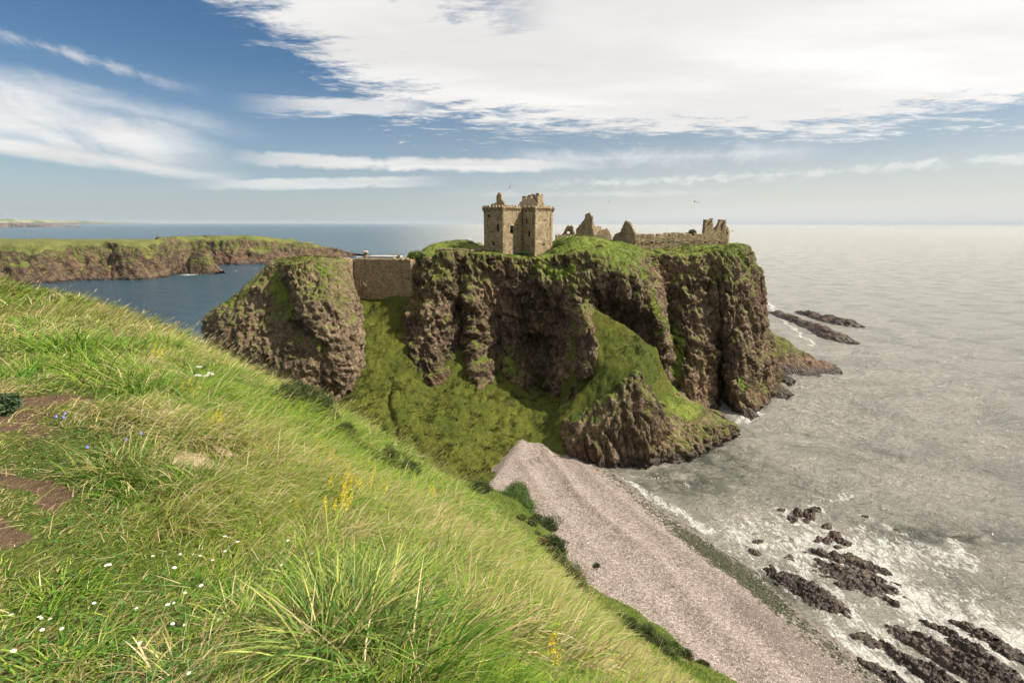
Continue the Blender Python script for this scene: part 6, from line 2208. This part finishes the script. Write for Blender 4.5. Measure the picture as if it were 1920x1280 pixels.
daisies = [(72, 1177), (95, 1182), (80, 1198), (120, 1196), (20, 1241), (285, 1058), (198, 1077), (211, 1078), (318, 1081), (336, 1048), (366, 1056), (398, 1064), (415, 1024), (424, 1045), (430, 987), (375, 1119), (338, 1128), (333, 1140), (314, 1155),
           (257, 1156), (523, 1147), (532, 1071), (543, 1026), (583, 1052), (391, 960), (356, 1290 - 14), (265, 1217), (352, 1186), (412, 1174), (445, 1036), (70, 1182), (16, 1182), (675, 982), (775, 970), (740, 978), (765, 978), (787, 961), (868, 1017), (166, 1150), (317, 1184)]
for a, b in daisies:
    plant_flower('daisy', 'daisy', 'small white daisy with a yellow centre in the short turf', 'flower', a, b + 6, 'white daisies scattered in the turf', random.uniform(0.65, 0.95))
yellow_c = [(592, 838, 3), (606, 846, 3), (600, 860, 4), (618, 868, 4), (625, 880, 5), (632, 890, 5), (640, 905, 4), (628, 920, 3), (645, 925, 5), (636, 945, 3), (660, 935, 3), (650, 960, 2), (668, 872, 3), (690, 880, 4), (700, 905, 4), (712, 915, 4), (685, 925, 3), (708, 930, 3),
            (815, 926, 4), (830, 928, 2), (948, 1062, 3), (960, 1072, 4), (965, 1085, 3), (988, 1100, 4), (998, 1115, 4), (1008, 1122, 2), (1026, 1140, 1), (1070, 1150, 2), (1100, 1150, 1), (1118, 1185, 2), (290, 655, 5), (302, 668, 5), (285, 668, 4), (312, 662, 3), (345, 728, 3), (360, 742, 3), (380, 735, 3),
            (400, 798, 2), (410, 795, 2), (136, 878, 1), (165, 876, 1), (265, 872, 1), (1025, 1270, 2), (556, 965, 1), (640, 975, 2), (507, 855, 1), (620, 976, 2)]
seen_y = 0
for i, (a, b, k) in enumerate(yellow_c):
    for j in range(k if b < 760 or b > 1000 else int(k * 1.6)):
        upper = b < 760
        plant_flower('yellow', 'yellow_flower', 'yellow flower spray on the distant upper slope' if upper else 'yellow flower spray in the long grass of the brow', 'flower', a + random.uniform(-9, 9), b + 10 + random.uniform(-7, 7),
                     'yellow flowers on the upper slope' if upper else 'yellow flowers along the brow', (0.3 if (b < 900 and a < 300 and not upper) else random.uniform(0.6, 0.95) * (0.9 if upper else 1.0)))
for a, b in [(101, 792), (119, 786), (122, 792), (240, 833), (158, 846), (269, 776), (262, 820)]:
    plant_flower('bell', 'harebell', 'violet-blue harebell in the short turf near the bare earth', 'flower', a, b + 8, 'blue harebells in the turf', 0.8)
for a, b in [(370, 716), (391, 734), (366, 738), (382, 728)]:
    plant_flower('umbel', 'white_umbel', 'flat white flower head in the long grass of the upper slope', 'flower', a, b + 8, 'white umbels on the upper slope', 1.0)
print('flowers', round(time.time() - T00, 1))

# ================================================================ gulls
M_gull, out = new_mat('gull_feathers')
principled(out, mixc(0.5, (0.25, 0.25, 0.26), (0.5, 0.5, 0.5)), 0.7)
M_gullw, out = new_mat('white_feathers')
principled(out, (0.75, 0.75, 0.75), 0.7)


def gull(label, px, py, Y, yaw, bank, up, mat, size=1.0):
    loc = at_px(px, py, Y)
    t = thing('gull', label, 'bird', loc)
    # body: a spindle along +Y
    rings = [(-0.30, 0.005, 0), (-0.2, 0.045, 0), (-0.05, 0.075, 0.0), (0.1, 0.065, 0.01), (0.2, 0.045, 0.02), (0.25, 0.042, 0.025), (0.29, 0.025, 0.02), (0.34, 0.006, 0.015)]
    k = 8
    V = np.array([(r * math.cos(a), y_, z_ + r * math.sin(a)) for (y_, r, z_) in rings for a in np.linspace(0, 6.283, k, endpoint=False)])
    F = np.array([(j * k + x, j * k + (x + 1) % k, (j + 1) * k + (x + 1) % k, (j + 1) * k + x) for j in range(len(rings) - 1) for x in range(k)])
    link('body', mesh_np('body', V * size, [F]), mat, t)
    for s in (-1, 1):
        st = [(0.05, 0.13, -0.07, 0.02), (0.28, 0.15, -0.06, 0.02 + up * 0.14), (0.45, 0.10, -0.04, up * 0.22), (0.62, -0.02, -0.08, up * 0.17), (0.72, -0.14, -0.15, up * 0.12)]
        Vv = []
        for (x_, y0, y1, z_) in st:
            Vv += [(s * x_, y0, z_ + 0.008), (s * x_, y1, z_ + 0.004), (s * x_, y1, z_ - 0.004), (s * x_, y0, z_ - 0.008)]
        Ff = [(4 * j + a, 4 * j + (a + 1) % 4, 4 * j + 4 + (a + 1) % 4, 4 * j + 4 + a) for j in range(4) for a in range(4)] + [(0, 3, 2, 1), (16, 17, 18, 19)]
        link('wing', mesh_np('wing', np.array(Vv) * size, [np.array(Ff)], smooth=False), mat, t)
    Vt = np.array([(-0.03, -0.25, 0.005), (0.03, -0.25, 0.005), (0.06, -0.42, 0.0), (-0.06, -0.42, 0.0), (-0.03, -0.25, -0.005), (0.03, -0.25, -0.005), (0.06, -0.42, -0.006), (-0.06, -0.42, -0.006)])
    link('tail', mesh_np('tail', Vt * size, [np.array([(0, 1, 2, 3), (7, 6, 5, 4), (0, 4, 5, 1), (1, 5, 6, 2), (2, 6, 7, 3), (3, 7, 4, 0)])], smooth=False), mat, t)
    t.rotation_euler = (0, bank, yaw)


gull('dark gull gliding in the sky above the tower', 957, 349, 130, 2.2, 1.0, 0.9, M_gull, 1.2)
gull('small dark gull high in the blue sky left of the tower', 828, 299, 150, 0.6, -0.5, 0.8, M_gull, 1.2)
gull('left gull of the two over the long ruined wall', 1302.5, 378, 160, 0.9, 0.3, 1.0, M_gull, 1.2)
gull('right gull of the two over the long ruined wall', 1308, 379.5, 160, 0.5, -0.4, 0.8, M_gull, 1.2)
gull('tiny gull over the tall ragged gable', 1141, 378.5, 170, 1.4, 0.3, 0.6, M_gull, 1.0)
gull('dark gull over the sea just right of the ruined chimneys', 1373.5, 432.7, 175, 1.2, 0.1, 0.1, M_gull, 1.9)
gull('white gull low over the open sea left of the tower', 670, 425, 260, 1.3, 0.4, 0.6, M_gullw, 1.8)

# ================================================================ driftwood on the upper beach
M_wood, out = new_mat('driftwood')
principled(out, mixc(noise(geo(), 8, 5, 0.6), (0.09, 0.065, 0.05), (0.34, 0.28, 0.22)), 0.9)
drift = [((1030, 856), (1053, 846), 0.10, 'long thin driftwood pole slanting by the foot of the spur'), ((994, 868), (1007, 878), 0.11, 'short dark driftwood branch lowest on the upper beach'), ((1000, 862), (1016, 868), 0.10, 'driftwood branch in the middle of the tangle'),
         ((1008, 858), (1022, 872), 0.08, 'thin forked driftwood at the right of the tangle'), ((985, 872), (996, 862), 0.09, 'bent driftwood stick at the left of the tangle'), ((1020, 850), (1030, 862), 0.07, 'small driftwood stick above the long pole'),
         ((972, 905), (990, 896), 0.08, 'lone driftwood stick near the green bank'), ((1160, 968), (1166, 975), 0.07, 'tiny driftwood piece in the open shingle')]
for i, (a, b, r, lab) in enumerate(drift):
    A = PZ(a[0], a[1], 3.0); B = PZ(b[0], b[1], 3.0)
    for Q_ in (A, B):
        Q_[2] = max(T_beach(Q_[0], Q_[1]), T_bowl(Q_[0], Q_[1]) if Q_[1] > 98 else -9) + 0.12
    rs_ = np.random.default_rng(i + 60)
    k, m_ = 6, 7
    d_ = (B - A); L_ = np.linalg.norm(d_); d_ /= L_
    sd = np.cross(d_, (0, 0, 1)); sd /= np.linalg.norm(sd); up_ = np.cross(sd, d_)
    V = []
    wob = rs_.normal(0, 0.10, (m_, 2)); wob[0] = 0; wob[-1] = 0
    for j in range(m_):
        t = j / (m_ - 1)
        rr_ = r * (1.05 - 0.7 * t) * rs_.uniform(.85, 1.1)
        c = A + d_ * L_ * t + sd * wob[j, 0] + up_ * (abs(wob[j, 1]) * 0.5)
        V += [c + (sd * math.cos(x) + up_ * math.sin(x)) * rr_ for x in np.linspace(0, 6.283, k, endpoint=False)]
    F = [(j * k + x, j * k + (x + 1) % k, (j + 1) * k + (x + 1) % k, (j + 1) * k + x) for j in range(m_ - 1) for x in range(k)]
    V = np.array(V)
    # a side branch
    c0 = A + d_ * L_ * 0.45; c1 = c0 + d_ * L_ * 0.22 + sd * L_ * 0.18 + up_ * 0.1
    bV = []
    for c, rr_ in ((c0, r * 0.6), (c1, r * 0.2)):
        bV += [c + (sd * math.cos(x) + up_ * math.sin(x)) * rr_ for x in np.linspace(0, 6.283, k, endpoint=False)]
    V2, F2 = merge([(V, np.array(F)), (np.array(bV), np.array([(x, (x + 1) % k, k + (x + 1) % k, k + x) for x in range(k)]))])
    thing('driftwood', lab, 'driftwood', tuple(A), None, mesh_np('driftwood', V2 - A, [F2]), M_wood)

# ================================================================ sea haze: one closed box of thin air round the place
haze_m = bpy.data.materials.new('haze_air')
haze_m.use_nodes = True
ht = haze_m.node_tree
ht.nodes.clear()
ho = ht.nodes.new('ShaderNodeOutputMaterial')
hv = ht.nodes.new('ShaderNodeVolumePrincipled')
hv.inputs['Color'].default_value = (0.55, 0.62, 0.70, 1)
hv.inputs['Density'].default_value = 0.000024
hv.inputs['Anisotropy'].default_value = 0.0
ht.links.new(hv.outputs[0], ho.inputs['Volume'])
V_, F_ = boxm((0, 0, -6.0), 110000, 110000, 190.0)
link('haze', mesh_np('haze', V_, [F_], smooth=False), haze_m, kind='stuff')

scene.cycles.use_adaptive_sampling = True
scene.cycles.adaptive_threshold = 0.02
scene.cycles.max_bounces = 5
scene.cycles.diffuse_bounces = 2
scene.cycles.glossy_bounces = 2
scene.cycles.transmission_bounces = 2
scene.cycles.volume_bounces = 0
scene.cycles.transparent_max_bounces = 4
print('done', round(time.time() - T00, 1))
